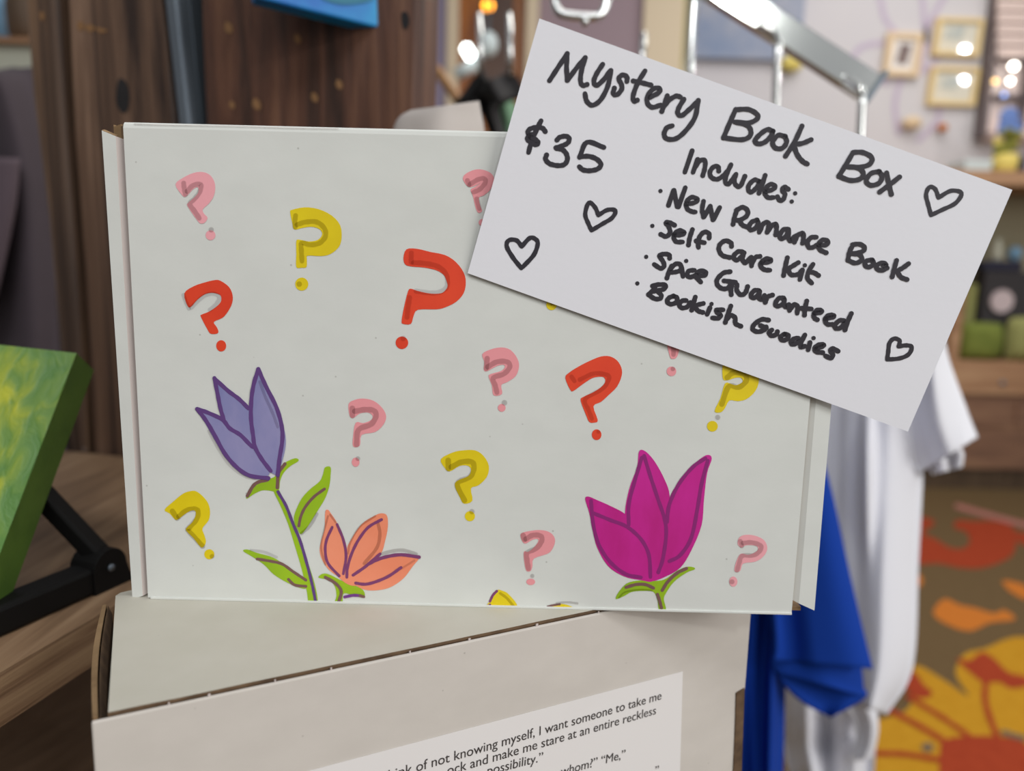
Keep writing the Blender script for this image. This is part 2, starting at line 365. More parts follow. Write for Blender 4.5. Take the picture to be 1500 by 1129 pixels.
fill(fl, [(1487,779),(1510,784),(1510,800),(1490,792)], fz(.001), 'c_red')
stroke(fl, [(1402,741),(1437,751),(1480,763),(1510,770)], 8, fz(.0015), 'c_pink')
for (cx, cy, r) in ((0.2, 1.6, .35), (-0.5, 2.5, .4), (0.5, 3.0, .25), (2.9, 2.2, .3)):       # the rest of the carpet's flowers
    for k in range(6):
        a = k*math.pi/3; p = [(cx+r*.6*math.cos(a)+r*.4*math.cos(t), cy+r*.6*math.sin(a)+r*.4*math.sin(t)) for t in [2*math.pi*j/14 for j in range(14)]]
        fl.add([(x, y, .0008+.0001*k) for x, y in p], [tuple(range(14))], 'c_yellow')
    fl.add([(cx+r*.4*math.cos(2*math.pi*j/16), cy+r*.4*math.sin(2*math.pi*j/16), .002) for j in range(16)], [tuple(range(16))], 'c_red')
struct(fl.build('floor'), 'olive brown carpet with big orange and yellow flowers')

# rear walls
def wy(off): return lambda x, y: on_y(x, y, YW-off)
xr = on_y(1003, 60, YW).x
b = MB(); b.box((xr, YW, 0), (5.0, YW+.1, 2.9), 'lilac_wall')
b.flat = True
for pts in ([(1286,-20),(1291,5),(1297,28),(1312,48)], [(1348,-20),(1352,5),(1354,30),(1358,70)], [(1390,-15),(1372,15),(1358,45),(1352,95)], [(1245,92),(1258,72),(1275,65),(1305,63)], [(1323,108),(1314,135),(1311,160),(1316,195)], [(1376,155),(1374,175),(1360,192),(1345,205)], [(1240,122),(1280,118),(1300,122)], [(1345,108),(1362,98),(1372,86)]):
    stroke(b, pts, 8, wy(.002), 'vine')
struct(b.build('wall_back'), 'pale lilac wall with painted purple vines')
b = MB(); xa = on_y(940, 60, YW).x; xm = on_y(788, 60, YW).x; b.box((xm, YW, 0), (xa, YW+.1, 2.9), 'mauve_wall'); struct(b.build('wall_rear'), 'mauve wall beside the doorway')
b = MB(); b.box((xa, YW-.03, 0), (on_y(998, 60, YW).x, YW+.1, 2.9), 'cream_trim'); struct(b.build('trim_1'), 'cream upright trim')
b = MB(); b.box((on_y(998, 60, YW).x, YW-.02, 0), (xr+.001, YW+.1, 2.9), 'olive_trim'); struct(b.build('trim_2'), 'narrow olive upright trim')
xd0 = on_y(672, 60, YW).x; xd1 = on_y(770, 60, YW).x; xt0 = on_y(655, 60, YW).x
b = MB(); b.box((xt0, YW-.03, 0), (xd0, YW+.1, 2.9), 'cream_trim'); struct(b.build('trim_3'), 'cream door casing, left side')
b = MB(); b.box((xd1, YW-.03, 0), (xm, YW+.1, 2.9), 'cream_trim'); struct(b.build('trim_4'), 'cream door casing, right side')
b = MB(); b.box((-3.5, YW, 0), (xt0, YW+.1, 2.9), 'lilac_dark'); struct(b.build('wall_far'), 'lilac wall left of the doorway')
b = MB(); b.box((xd0, YW+.03, 0), (xd1, YW+.08, 2.9), 'amber')
door = struct(b.build('door_1'), 'amber varnished wooden door')
b = MB(); b.box((xd0+.10, YW+.018, 1.75), (xd1-.06, YW+.03, 2.6), 'amber_dark'); b.box((xd0+.10, YW+.018, .25), (xd1-.10, YW+.03, 1.55), 'amber_dark'); b.build('door_panel', door)
b = MB(); b.tube([(xd0+.04, YW+.03, 1.1), (xd0+.04, YW-.02, 1.1), (xd0+.12, YW-.02, 1.1)], .009, 'chrome'); b.build('door_handle', door)
b = MB(); b.box((-1.05, -2.5, 0), (-.95, .42, 2.9), 'shadow_wood'); struct(b.build('shade_wall'), 'unseen dark wood wall added to keep light off the left side')  # out of view, added to block ambient light from the left

# window
def wq(x0, y0, x1, y1, ya, yb, mb, m):
    P = on_y(x0, (y0+y1)/2, YW); Q = on_y(x1, (y0+y1)/2, YW); t = on_y((x0+x1)/2, y0, YW).z; u = on_y((x0+x1)/2, y1, YW).z
    mb.box((P.x, ya, u), (Q.x, yb, t), m)
b = MB(); wq(1439, -60, 1448, 205, YW-.06, YW, b, 'window_frame'); wq(1497, -60, 1503, 205, YW-.06, YW, b, 'window_frame')
for ya, yb in ((89, 96), (143, 150)): wq(1448, ya, 1600, yb, YW-.06, YW, b, 'window_frame')
wq(1560, -60, 1570, 205, YW-.06, YW, b, 'window_frame')
win = struct(b.build('window_1'), 'dark framed window at the right')
b = MB(); wq(1448, -60, 1560, 205, YW-.02, YW-.005, b, 'pane'); b.build('window_pane', win)
b = MB(); wq(1436, 198, 1570, 208, YW-.1, YW, b, 'blind'); b.build('window_sill', win)
wb = thing('window_blind', 'pinkish slatted blind over the upper half of the window', 'blind', on_y(1475, 90, YW-.05))
b = MB()
for k in range(9):
    y = -55+k*16.5; wq(1447, y, 1562, y+13, YW-.075, YW-.05, b, 'blind')
wq(1447, -70, 1562, -58, YW-.09, YW, b, 'blind'); b.build('slats', wb)
b = MB()
for x in (1462, 1540): b = MB(); wq(x, -60, x+1.5, 90, YW-.065, YW-.060, b, 'window_frame'); b.build('ladder_cord', wb)
b = MB(); c0 = on_y(1446, 90, YW-.07); c1 = on_y(1470, 108, YW-.07); c2 = on_y(1560, 84, YW-.07); b.tube([c0, c1, c2], .002, 'window_frame', 6)
sl = thing('pane_reflections', 'round glowing balls on a wire, standing in for lamp reflections in the panes', 'reflections', on_y(1470, 110, YW-.07)); b.build('added_wire', sl)  # wire and glowing balls added in place of lamps mirrored in the glass
for x, y, r, m in ((1485,97,5,'reflection_white'), (1458,119,3,'reflection_warm'), (1480,119,3.5,'reflection_white'), (1471,139,3,'reflection_blue')):
    p = on_y(x, y, YW-.09); q = r/F*YW; b = MB(); b.ball(p, q, q*.8, q*.85, m); b.tube([p+Vector((0,.012,q*.6)), on_y(x, 97, YW-.07)], .003, 'window_frame', 6); b.build('bulb', sl, smooth=True)

# framed pictures on the rear wall
for mm in ('print_cream', 'print_blue'):
    pb_ = M[mm].node_tree.nodes['Principled BSDF']; pb_.inputs['Coat Weight'].default_value = 1.0; pb_.inputs['Coat Roughness'].default_value = 0.03
for k_, (x, y) in enumerate(((1413, 72), (1413, 117))):          # shop lamps mirrored in the picture glass
    hp = on_y(x, y, YW-.02); vv = (hp-CAM).normalized(); rr0 = Vector((vv.x, -vv.y, vv.z)); dd = (2.65-hp.z)/rr0.z
    l = bpy.data.lights.new('ceiling_spot', 'POINT'); l.energy = 16; l.shadow_soft_size = .016; lo = bpy.data.objects.new('ceiling_spot', l); COL.objects.link(lo); lo.location = hp+rr0*dd
def picture(x0, y0, x1, y1, frame, label, art, fw_px, matw, img):
    c = on_y((x0+x1)/2, y1, YW-.01); t = thing('framed_picture', label, 'picture', c, 'framed pictures on the lilac wall')
    P = lambda x, y, o: on_y(x, y, YW-o)
    sh = 0.10
    def quad(a0, b0, a1, b1, o): 
        s = -0.035*((b1-b0))
        return [P(a0+4, b0, o), P(a1+4, b0+2, o), P(a1-4, b1+2, o), P(a0-4, b1, o)]
    b = MB(); O = quad(x0, y0, x1, y1, .03); I = quad(x0+fw_px, y0+fw_px, x1-fw_px, y1-fw_px, .03)
    bk = Vector((0, .029, 0))
    for i in range(4):
        j = (i+1) % 4; b.hexa([O[i], O[j], I[j], I[i]], [O[i]+bk, O[j]+bk, I[j]+bk, I[i]+bk], frame)
    b.build('frame', t)
    b = MB(); b.prism([p+Vector((0,.012,0)) for p in I], (0,.012,0), 'mat_board' if matw else art); b.build('mount', t)
    if matw:
        A = quad(x0+fw_px+matw, y0+fw_px+matw, x1-fw_px-matw, y1-fw_px-matw, .021); b = MB(); b.prism(A, (0,.003,0), art); b.build('artwork', t)
    if img:
        b = MB(); b.prism(quad(*img, .0205), (0,.002,0), 'print_blue'); b.build('artwork', t)
picture(1298, 46, 1350, 110, 'tan_frame', 'small portrait picture in pale wood frame with wide white mat and dark photo', 'print_dark', 9, 9, None)
picture(1371, 25, 1439, 80, 'gold', 'upper of the two pale gold framed certificates beside the window', 'print_cream', 6, 0, (1386, 36, 1412, 56))
picture(1363, 97, 1433, 153, 'gold', 'lower of the two pale gold framed certificates beside the window', 'print_cream', 6, 0, (1380, 110, 1406, 128))
t = thing('painting', 'wide slate blue landscape painting on the pale lilac wall', 'painting', on_y(1095, 88, YW-.02))
b = MB(); b.prism([on_y(1018,-60,YW-.04), on_y(1185,-60,YW-.04), on_y(1172,88,YW-.04), on_y(1010,84,YW-.04)], (0,.035,0), 'canvas_blue'); b.build('canvas', t)
tag((lambda b: (b.ball(on_y(1160,93,YW-.04), .05, .03, .036, 'petal_y'), b.build('wall_ornament', smooth=True))[1])(MB()), 'yellow rounded wall ornament below the slate blue painting', 'ornament')
tag((lambda b: (b.ball(on_y(1336,180,YW-.03), .045, .03, .03, 'tan_frame'), b.build('wall_ornament', smooth=True))[1])(MB()), 'pale tan wall ornament low under the small portrait picture', 'ornament')
tag((lambda b: (b.ball(on_y(1381,187,YW-.03), .022, .02, .02, 'c_orange'), b.build('wall_ornament', smooth=True))[1])(MB()), 'small orange wall ornament under the lower certificate', 'ornament')

# hutch on the right, with the things in and on it
YH = 3.60
hx0 = on_y(1385, 400, YH).x; hx1 = hx0+1.0; YB = YH+.07
zt = on_y(1440, 242, YH).z; zs0 = on_y(1450, 532, YH).z
for_y = lambda px, py: on_y(px, py, YH)
YF = YH-.30
sc = 1
t = thing('wooden_hutch', 'brown wooden shelf unit against the lilac wall with an open cubby', 'shelf unit', (hx0+.5, YH-.1, 0))
yf = YH-.28
zt = on_y(1440, 250, yf).z; zth = on_y(1440, 272, yf).z; zs1 = on_y(1450, 530, yf).z; zs2 = on_y(1450, 578, yf).z
hx0 = on_y(1393, 500, yf).x; hxl = hx0-.35
b = MB(); b.box((hxl-.03, yf-.02, zth), (hx1+.03, YW-.005, zt), 'hutch'); b.build('top_board', t, bevel=.004)
b = MB(); b.box((hxl, yf, zs2), (hx1, YW-.005, zs1), 'hutch'); b.build('shelf_board', t, bevel=.004)
b = MB(); b.box((hxl, YW-.03, zs1), (hx1, YW-.006, zth), 'hutch_in'); b.build('back_panel', t)
for xx in (hxl, hx0, hx1-.03):
    b = MB(); b.box((xx, yf+.005, zs1), (xx+.045, YW-.03, zth), 'hutch'); b.build('side_panel', t)
b = MB(); b.box((hxl, yf+.02, .10), (hx1, YW-.006, zs2), 'hutch_dark'); b.build('base_cabinet', t)
b = MB(); b.box((hxl+.02, yf+.012, .30), (hx0+.30, yf+.02, zs2-.03), 'hutch_dark'); o_ = b.build('cabinet_door', t)
b = MB(); b.ball((hx0+.25, yf, .5), .012, .012, .012, 'steel'); b.build('knob', o_, smooth=True)
b = MB(); b.box((hx0+.34, yf+.012, .30), (hx1-.05, yf+.02, zs2-.03), 'hutch_dark'); o_ = b.build('cabinet_door', t)
b = MB(); b.ball((hx0+.39, yf, .5), .012, .012, .012, 'steel'); b.build('knob', o_, smooth=True)
b = MB(); b.box((hxl+.01, yf+.04, 0), (hx1-.01, YW-.006, .10), 'table'); b.build('plinth', t)
def px_box(x0, y0, x1, y1, y, m, name, label, cat, d=.15, bev=.01, zfix=None):
    A = on_y(x0, y1, y); B = on_y(x1, y0, y); b = MB(); z0 = zfix if zfix is not None else A.z
    b.box((A.x, y, z0), (B.x, y+d, B.z), m); return tag(b.build(name, bevel=bev, seg=3), label, cat)
yi = yf+.04
def cushion(x0, y0, x1, y1, y, m, name, label, cat, z0):
    A = on_y(x0, y1, y); B = on_y(x1, y0, y); b = MB(); cx = (A.x+B.x)/2; hw = (B.x-A.x)/2; hh = (B.z-z0)/2; cz = z0+hh
    vs = []; fs = []; n = 14
    for s in (-1, 1):
        for j in range(n+1):
            for i in range(n+1):
                u = 2*i/n-1; v = 2*j/n-1; th = .055*max(0, (1-u**4))**.5*max(0, (1-v**4))**.5
                vs.append((cx+hw*u*(1-.07*v*v), y+.06+s*th, cz+hh*v*(1-.07*u*u)))
        o = 0 if s < 0 else (n+1)**2
        for j in range(n):
            for i in range(n): fs.append((o+j*(n+1)+i, o+j*(n+1)+i+1, o+(j+1)*(n+1)+i+1, o+(j+1)*(n+1)+i))
    b.add(vs, fs, m); return tag(b.build(name, smooth=True), label, cat)
cushion(1408, 474, 1483, 532, yi, 'olive_bag', 'cushion', 'olive green cushion at the bottom left of the hutch cubby', 'cushion', zs1)
cushion(1481, 466, 1560, 532, yi+.01, 'olive_pale', 'cushion', 'pale olive cushion right of the olive green cushion in the hutch', 'cushion', zs1)
px_box(1412, 416, 1434, 470, yi+.14, 'olive_pale', 'fabric_box', 'tall yellowish olive box behind the cushions in the hutch', 'box', .1, .01, zs1)
A = on_y(1434, 480, yi+.13); B = on_y(1520, 398, yi+.13)
t = thing('speaker_box', 'black box with a pale round disc on its front, in the hutch', 'box', ((A.x+B.x)/2, yi+.2, zs1))
b = MB(); b.box((A.x, yi+.13, zs1), (B.x, yi+.21, B.z), 'charcoal'); b.build('case', t, bevel=.01)
c = on_y(1466, 441, yi+.13); b = MB(); b.tube([c, c+Vector((0,-.012,0))], .052, 'pale_disc', 24); b.build('disc', t)
# clutter on top of the black box
zk = B.z
p = on_y(1452, 385, yi+.16); b = MB(); b.box((p.x-.05, yi+.14, zk), (p.x+.14, yi+.21, zk+.045), 'navy'); tag(b.build('fabric_pouch', bevel=.012, seg=3), 'navy pouch lying on the black box in the hutch', 'pouch')
p = on_y(1487, 376, yi+.17); b = MB(); b.ball((p.x, yi+.175, zk+.045+.035), .03, .03, .035, 'pot_blue'); tag(b.build('glass_ball', smooth=True), 'blue ball on the navy pouch in the hutch', 'ball')
p = on_y(1462, 362, yi+.17); b = MB(); b.lathe((p.x, yi+.175, zk+.045), [(.018,0),(.024,.02),(.02,.06),(.012,.09),(.014,.1)], 'cream_cab'); tag(b.build('small_vase', smooth=True), 'pale vase on the navy pouch beside the blue ball in the hutch', 'vase')
# on top of the hutch
yo = yf+.10
A = on_y(1415, 232, yo); B = on_y(1456, 215, yo)
b = MB(); b.box((A.x, yo, zt), (B.x, yo+.14, zt+.055), 'pale_aqua'); b.box((A.x-.004, yo-.004, zt+.04), (B.x+.004, yo+.144, zt+.06), 'pale_aqua'); tag(b.build('lidded_box', bevel=.003), 'low pale aqua box on top of the hutch', 'box')
c = on_y(1472, 235, yo+.03); c.z = zt
t = thing('potted_flowers', 'cream pot of yellow and blue flowers on the hutch by the window', 'plant', c)
b = MB(); b.lathe(c, [(.035,0),(.05,.03),(.055,.07),(.045,.09)], 'petal_y'); b.build('pot', t, smooth=True)
b = MB()
for k in range(26):
    a = random.uniform(0, 6.28); rr = random.uniform(.01,.05); p = c+Vector((rr*math.cos(a), .6*rr*math.sin(a), .09+random.uniform(0,.1))); b.ball(p, .022, .02, .012, 'leaf', 8, 6)
b.build('leaves', t, smooth=True)
for (x, y, r, m) in ((1478,172,.045,'petal_b'), (1472,188,.035,'petal_b'), (1488,186,.03,'petal_b'), (1462,208,.022,'petal_y'), (1486,203,.024,'petal_y')):
    p = on_y(x, y, yo+.03); b = MB()
    for k in range(7): a = k*.9; b.ball(p+Vector((r*.5*math.cos(a), 0, r*.5*math.sin(a))), r*.5, r*.4, r*.5, m, 8, 6)
    b.tube([p, c+Vector((0,0,.08))], .004, 'leaf', 6)
    b.build('flower', t, smooth=True)
p = on_y(1503, 224, yo); b = MB(); b.lathe((p.x, yo+.05, zt), [(.03,0),(.035,.05),(.03,.08),(.015,.09)], 'navy'); tag(b.build('jar', smooth=True), 'navy jar on the hutch right of the potted flowers', 'jar')

# ================================================================ TIMBER PARTITION (left, close)
WQ = Vector((-0.335, 0.604, 0)); WD = Vector((0.97, -0.243, 0)).normalized(); WN = Vector((WD.y, -WD.x, 0))   # normal towards the viewer
if WN.y > 0: WN = -WN
ZSH = H-.16
def onw(x, y, off=0): return on_plane(x, y, WQ+WN*off, WN)
def plank(edge_l, edge_r, off, th, m, name, label, cat, wob=0.0):
    """plank traced at its two long edges; runs from the shelf to above the picture"""
    def ext(e, z):
        a, b_ = onw(*e[-2], off), onw(*e[-1], off); k = (z-b_.z)/(a.z-b_.z) if abs(a.z-b_.z) > 1e-6 else 0
        return b_+(a-b_)*k
    def top(e, z):
        a, b_ = onw(*e[0], off), onw(*e[1], off); k = (z-b_.z)/(a.z-b_.z); return b_+(a-b_)*k
    L = [top(edge_l, 1.75)]+[onw(*p, off) for p in edge_l]+[ext(edge_l, ZSH-.72)]
    R = [top(edge_r, 1.75)]+[onw(*p, off) for p in edge_r]+[ext(edge_r, ZSH-.72)]
    b = MB(); b.prism(L+R[::-1], -WN*th, m)
    return tag(b.build(name, bevel=.004, seg=2, loc=(L[0]+R[0])/2), label, cat)
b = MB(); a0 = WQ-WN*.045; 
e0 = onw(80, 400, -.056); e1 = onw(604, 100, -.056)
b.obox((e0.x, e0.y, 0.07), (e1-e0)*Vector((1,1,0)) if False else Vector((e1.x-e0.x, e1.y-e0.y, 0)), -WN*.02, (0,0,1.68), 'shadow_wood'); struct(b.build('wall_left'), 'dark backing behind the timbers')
plank([(35,0),(46,138),(69,322),(86,507),(103,655)], [(80,0),(92,200),(106,400),(124,655)], 0, .05, 'timber_edge', 'wooden_post', 'narrow worn dark timber at the far left of the partition', 'timber')
plank([(97,0),(107,200),(122,400),(138,655)], [(238,0),(248,90),(258,178),(285,655)], -.004, .04, 'timber_b', 'wooden_plank', 'dark timber with a black knot hole, left of the grey metal upright', 'timber')
plank([(293,0),(296,90),(300,178),(330,655)], [(615,0),(613,90),(610,178),(603,655)], 0, .04, 'timber', 'wooden_plank', 'wide dark brown timber right of the grey metal upright, behind the box', 'timber')
# steel upright
t_p = onw(258, 178, -.02); t = thing('steel_upright', 'grey steel channel standing between the two dark timbers', 'metal upright', (t_p.x, t_p.y, ZSH))
def strip(xa, xb, off, th, m, nm, par):
    P = lambda x, y: onw(x, y, off)
    L0, R0, L1, R1 = P(xa, 0), P(xb, 0), P(xa+20, 175), P(xb+18, 175)
    k = (1.75-L1.z)/(L0.z-L1.z); Lt = L1+(L0-L1)*k; Rt = R1+(R0-R1)*k; k = (ZSH-L1.z)/(L0.z-L1.z); Lb = L1+(L0-L1)*k; Rb = R1+(R0-R1)*k
    b = MB(); b.prism([Lt, Rt, Rb, Lb], -WN*th, m); b.build(nm, par, bevel=.002)
strip(241, 259, .002, .02, 'steel', 'flange', t); strip(271, 277, -.012, .02, 'steel', 'web', t)
# knots
def knot(x, y, rx, ry, off, label):
    b = MB(); p = onw(x, y, off); vs = []; 
    return p
b = flat(); 
for (x, y, rx, ry) in ((180,140,10,24),): fill(b, [(x-rx*.6,y-ry),(x+rx*.5,y-ry*.8),(x+rx,y),(x+rx*.7,y+ry*.9),(x-rx*.2,y+ry),(x-rx,y+ry*.3)], lambda x, y: onw(x, y, -.0035), 'black')
kn = bpy.data.objects['wooden_plank']; b.build('knot_hole', kn)
for q in ([(113,34),(120,31),(123,40),(116,45)], [(124,38),(133,36),(139,42),(130,47)], [(140,40),(150,42),(158,45),(146,48)], [(58,20),(62,17),(65,24),(61,31)]):
    b = flat(); fill(b, q, lambda x, y: onw(x, y, -.0035 if q[0][0] > 80 else .0005), 'bare_wood'); b.build('bare_chip', kn if q[0][0] > 80 else bpy.data.objects['wooden_post'])
kn2 = bpy.data.objects['wooden_plank.001']
b = flat(); fill(b, [(588,20),(596,18),(600,30),(596,42),(590,40)], lambda x, y: onw(x, y, .0005), 'black'); b.build('knot_hole', kn2)
for k, (x, y, r) in enumerate(((335,41,6), (376,153,6), (436,57,5), (461,143,5), (497,124,5), (340,154,4))):
    b = flat(); fill(b, [(x-r*.7,y-r*1.5),(x+r*.5,y-r),(x+r,y+r*.6),(x+r*.2,y+r*1.4),(x-r,y+r*.3)], lambda x, y: onw(x, y, .0005), 'bare_wood'); b.build('bare_chip', kn2)

# shelf
s_edge_a = on_z(0, 985, ZSH); s_edge_b = on_z(137, 905, ZSH); sd = (s_edge_b-s_edge_a).normalized(); sn = Vector((-sd.y, sd.x, 0))
def wall_hit(p, d):                     # where the line p + t d meets the timber face
    t_ = (WQ-p).dot(WN)/d.dot(WN); return p+d*t_
c0 = s_edge_a-sd*.25; c1 = wall_hit(s_edge_a, sd)+WN*.001; c2 = WQ-WD*.35+WN*.001; c2.z = ZSH; c1.z = ZSH
c3 = c2-sd*(c2-c1).length*0-sd*((c1-c0).length+.08)
zb_edge = .022
t = thing('wooden_shelf', 'oak laminate shelf on the left carrying the easel', 'shelf', ((c0+c2)/2).to_tuple()[:2]+(ZSH-zb_edge,))
b = MB(); b.prism([p-Vector((0,0,.0012)) for p in (c0, c1, c2, c3)], (0,0,.0012), 'shelf_top'); b.build('top', t)
b = MB(); b.prism([p-Vector((0,0,zb_edge)) for p in (c0, c1, c2, c3)], (0,0,zb_edge-.0012), 'shelf_edge'); b.build('board', t)
# cabinet body under the shelf
b = MB(); i0 = c0+sd*.02+sn*.03; i1 = c1-sd*.01+sn*.03; i2 = c2-sd*.01; i3 = c3+sd*.02
b.prism([p-Vector((0,0,ZSH)) for p in (i0,i1,i2,i3)], (0,0,ZSH-zb_edge), 'cabinet_wood'); b.build('cabinet', t)

# dark plum garment and cabinet at far left
# ================================================================ garments
def garment(mb, left, right, depth, m, fold, thick=.03, rows=40, cols=36):
    def samp(e, t):
        n = len(e)-1; k = min(int(t*n), n-1); f_2 = t*n-k; return (e[k][0]+(e[k+1][0]-e[k][0])*f_2, e[k][1]+(e[k+1][1]-e[k][1])*f_2)
    left = smooth_line(left, False, 8); right = smooth_line(right, False, 8)
    F_, B_ = [], []
    for j in range(rows+1):
        t = j/rows; l = samp(left, t); r = samp(right, t)
        for i in range(cols+1):
            u = i/cols; x = l[0]+(r[0]-l[0])*u; y = l[1]+(r[1]-l[1])*u; e = max(0, 1-(2*u-1)**2)**.5
            F_.append(on_d(x, y, depth+fold(u, t)-thick*.5*e)); B_.append(on_d(x, y, depth+fold(u, t)*.6+thick*.5*e+.002))
    W = cols+1; n = len(F_); fs = []
    for j in range(rows):
        for i in range(cols):
            a = j*W+i; fs.append((a, a+1, a+W+1, a+W)); fs.append((n+a, n+a+W, n+a+W+1, n+a+1))
    for j in range(rows):
        for i in (0, cols): a = j*W+i; fs.append((a, a+W, n+a+W, n+a))
    for j in (0, rows):
        for i in range(cols): a = j*W+i; fs.append((a, a+1, n+a+1, n+a))
    mb.add(F_+B_, fs, m)
sn_ = math.sin
# white T-shirt (nearest the chrome arm end)
DT = .82
tw = thing('t_shirt', 'white t-shirt on the chrome rack with its sleeve showing below the card', 't-shirt', on_d(1290, 700, DT))
def tee_fold(u, t):
    r = .74-.16*t                                    # the ridge of the front fold wanders left towards the hem
    d = .075*max(0, (r-u)/r)**1.25 if u < r else .03*((u-r)/(1-r))**2
    d -= .030*math.exp(-((u-.46)/.06)**2-((t-.50)/.11)**2)          # pinched pleat
    d += .006*sn_(u*12+4*t)*math.exp(-((u-.25)/.22)**2)
    return d
b = MB(); garment(b, [(1243,402),(1206,440),(1200,560),(1200,700),(1205,850),(1215,960),(1240,1030)], [(1262,402),(1350,452),(1356,560),(1352,700),(1346,820),(1338,975),(1300,1046)], DT-.02, 'white_cloth', tee_fold, .02, 60, 60)
b.build('body', tw, smooth=True)
b = MB(); garment(b, [(1330,460),(1322,560),(1322,640),(1345,694)], [(1378,470),(1392,530),(1414,592),(1433,640)], DT-.035, 'white_cloth',
    lambda u, t: .030*(1-u)**2+.010*sn_(u*6+1)+.002*sn_(u*15+4*t), .03, 40, 40)
b.build('sleeve', tw, smooth=True)
b = MB(); garment(b, [(1345,640),(1350,662),(1356,680),(1366,695)], [(1395,640),(1404,652),(1412,664),(1410,684)], DT-.01, 'white_cloth', lambda u, t: .012*sn_(u*12), .02, 16, 30)
b.build('sleeve', tw, smooth=True)
# second white shirt, behind and lower
tl = thing('t_shirt', 'white t-shirt hanging lower, its hem under the blue shirt', 't-shirt', on_d(1215, 1080, DT+.17))
b = MB(); garment(b, [(1122,333),(1112,400),(1126,600),(1140,800),(1145,1000),(1150,1100),(1165,1160),(1180,1250)], [(1140,333),(1262,420),(1300,600),(1295,800),(1288,1000),(1286,1060),(1282,1105),(1276,1250)], DT+.17, 'white_cloth',
    lambda u, t: -.205*max(0, 1-t/.25)**.8+.028*sn_(u*13+2.0)+.01*sn_(u*23+t*6)+.02*math.exp(-((t-.72)/.06)**2), .04, 60, 70)
b.build('body', tl, smooth=True)
b = MB(); garment(b, [(1233,1030),(1250,1060),(1252,1090),(1240,1114)], [(1280,1030),(1287,1060),(1284,1090),(1277,1112)], DT+.12, 'white_cloth', lambda u, t: .01*sn_(u*6), .03, 16, 16)
b.build('sleeve', tl, smooth=True)
# blue shirt
DB = .70
tb = thing('t_shirt', 'royal blue t-shirt with a folded sleeve, beside the box at right', 't-shirt', on_d(1150, 950, DB))
b = MB(); garment(b, [(996,253),(1000,330),(1060,480),(1095,600),(1085,800),(1080,900),(1070,1000),(1062,1129),(1060,1260)], [(1012,253),(1110,330),(1150,480),(1165,600),(1162,800),(1156,900),(1151,1000),(1148,1129),(1144,1260)], DB+.03, 'blue_cloth', lambda u, t: .05*max(0, 1-t/.4)+.014*sn_(u*10+4*t)+.008*sn_(u*21-6*t), .03, 60, 40)
b.build('body', tb, smooth=True)
b = MB(); garment(b, [(1090,400),(1112,560),(1120,700),(1130,850),(1136,940),(1133,966)], [(1128,400),(1172,560),(1214,700),(1243,830),(1264,920),(1279,980)], DB-.03, 'blue_cloth', lambda u, t: .018*math.exp(-((u-.18)/.14)**2)+.008*sn_(u*5), .028, 40, 40)
b.build('sleeve', tb, smooth=True)
b = MB(); garment(b, [(1128,900),(1132,950),(1134,972),(1138,984)], [(1255,900),(1261,960),(1264,990),(1267,1021)], DB-.012, 'blue_cloth', lambda u, t: .006*sn_(u*6+1), .018, 24, 30)
b.build('sleeve', tb, smooth=True)
b = MB(); garment(b, [(1130,940),(1136,985),(1170,1025),(1215,1050)], [(1250,960),(1262,1000),(1268,1022),(1217,1051)], DB, 'blue_cloth', lambda u, t: .006*sn_(u*5), .018, 24, 30)
b.build('sleeve', tb, smooth=True)
# grey garment behind the top of the big box, black garment, green garment
tg = thing('draped_cloth', 'pale grey cloth draped just behind the box, above its top edge', 'cloth', on_d(645, 200, .465))
b = MB(); garment(b, [(602,161),(586,170),(577,186),(574,210),(573,250),(573,320),(574,480),(574,1000),(577,3200)], [(702,148),(705,164),(709,186),(711,210),(712,250),(711,320),(710,480),(708,1000),(700,3200)], .465, 'grey_cloth', lambda u, t: .006*sn_(u*7+1)*(.4+t), .03, 60, 30)
b.build('cloth', tg, smooth=True)
tk = thing('jacket', 'black garment on a hanger seen between the box and the card', 'jacket', on_d(720, 180, 1.15))
b = MB(); garment(b, [(703,104),(690,118),(676,138),(664,151),(692,155),(704,166),(714,190),(730,240),(738,420)], [(708,104),(722,120),(740,107),(753,106),(768,138),(744,150),(733,160),(738,186),(752,240),(760,420)], 1.15, 'black', lambda u, t: .02*sn_(u*8)+.01*sn_(u*15+t*5), .05, 40, 30)
b.build('body', tk, smooth=True)
b = MB()
for x in (704, 748): b.tube([on_d(x-2, 20, 1.15), on_d(x-1, 60, 1.15), on_d(x, 112, 1.15)], .0045, 'chrome', 10)
b.build('hanger_hook', tk, smooth=True)
tq = thing('t_shirt', 'sage green garment behind the black jacket', 't-shirt', on_d(735, 180, 1.25))
b = MB(); garment(b, [(722,146),(718,170),(716,200),(716,420)], [(752,146),(764,170),(772,200),(774,420)], 1.25, 'sage', lambda u, t: .015*sn_(u*9), .05, 20, 20)
b.build('body', tq, smooth=True)
# wooden hanger slanting beside black garment
# rack -----------------------------------------------------------
rk = thing('clothes_rack', 'chrome clothes rack with a sloping arm above the card', 'clothes rack', on_d(1150, 100, .78))
A = on_d(985, -62, .79); B = on_d(1278, 128, .80); ad_ = (B-A).normalized(); upv = Vector((0,0,1)); upv = (upv-upv.dot(ad_)*ad_).normalized(); sdv = ad_.cross(upv)
A2 = A-ad_*.12
b = MB(); b.obox(A2-upv*.017-sdv*.007, (B-A2), sdv*.014, upv*.030, 'chrome'); b.build('sloping_arm', rk, bevel=.002)
b = MB(); b.obox(B-upv*.019-sdv*.009, ad_*.004, sdv*.018, upv*.038, 'steel'); b.build('arm_end_cap', rk, bevel=.001)
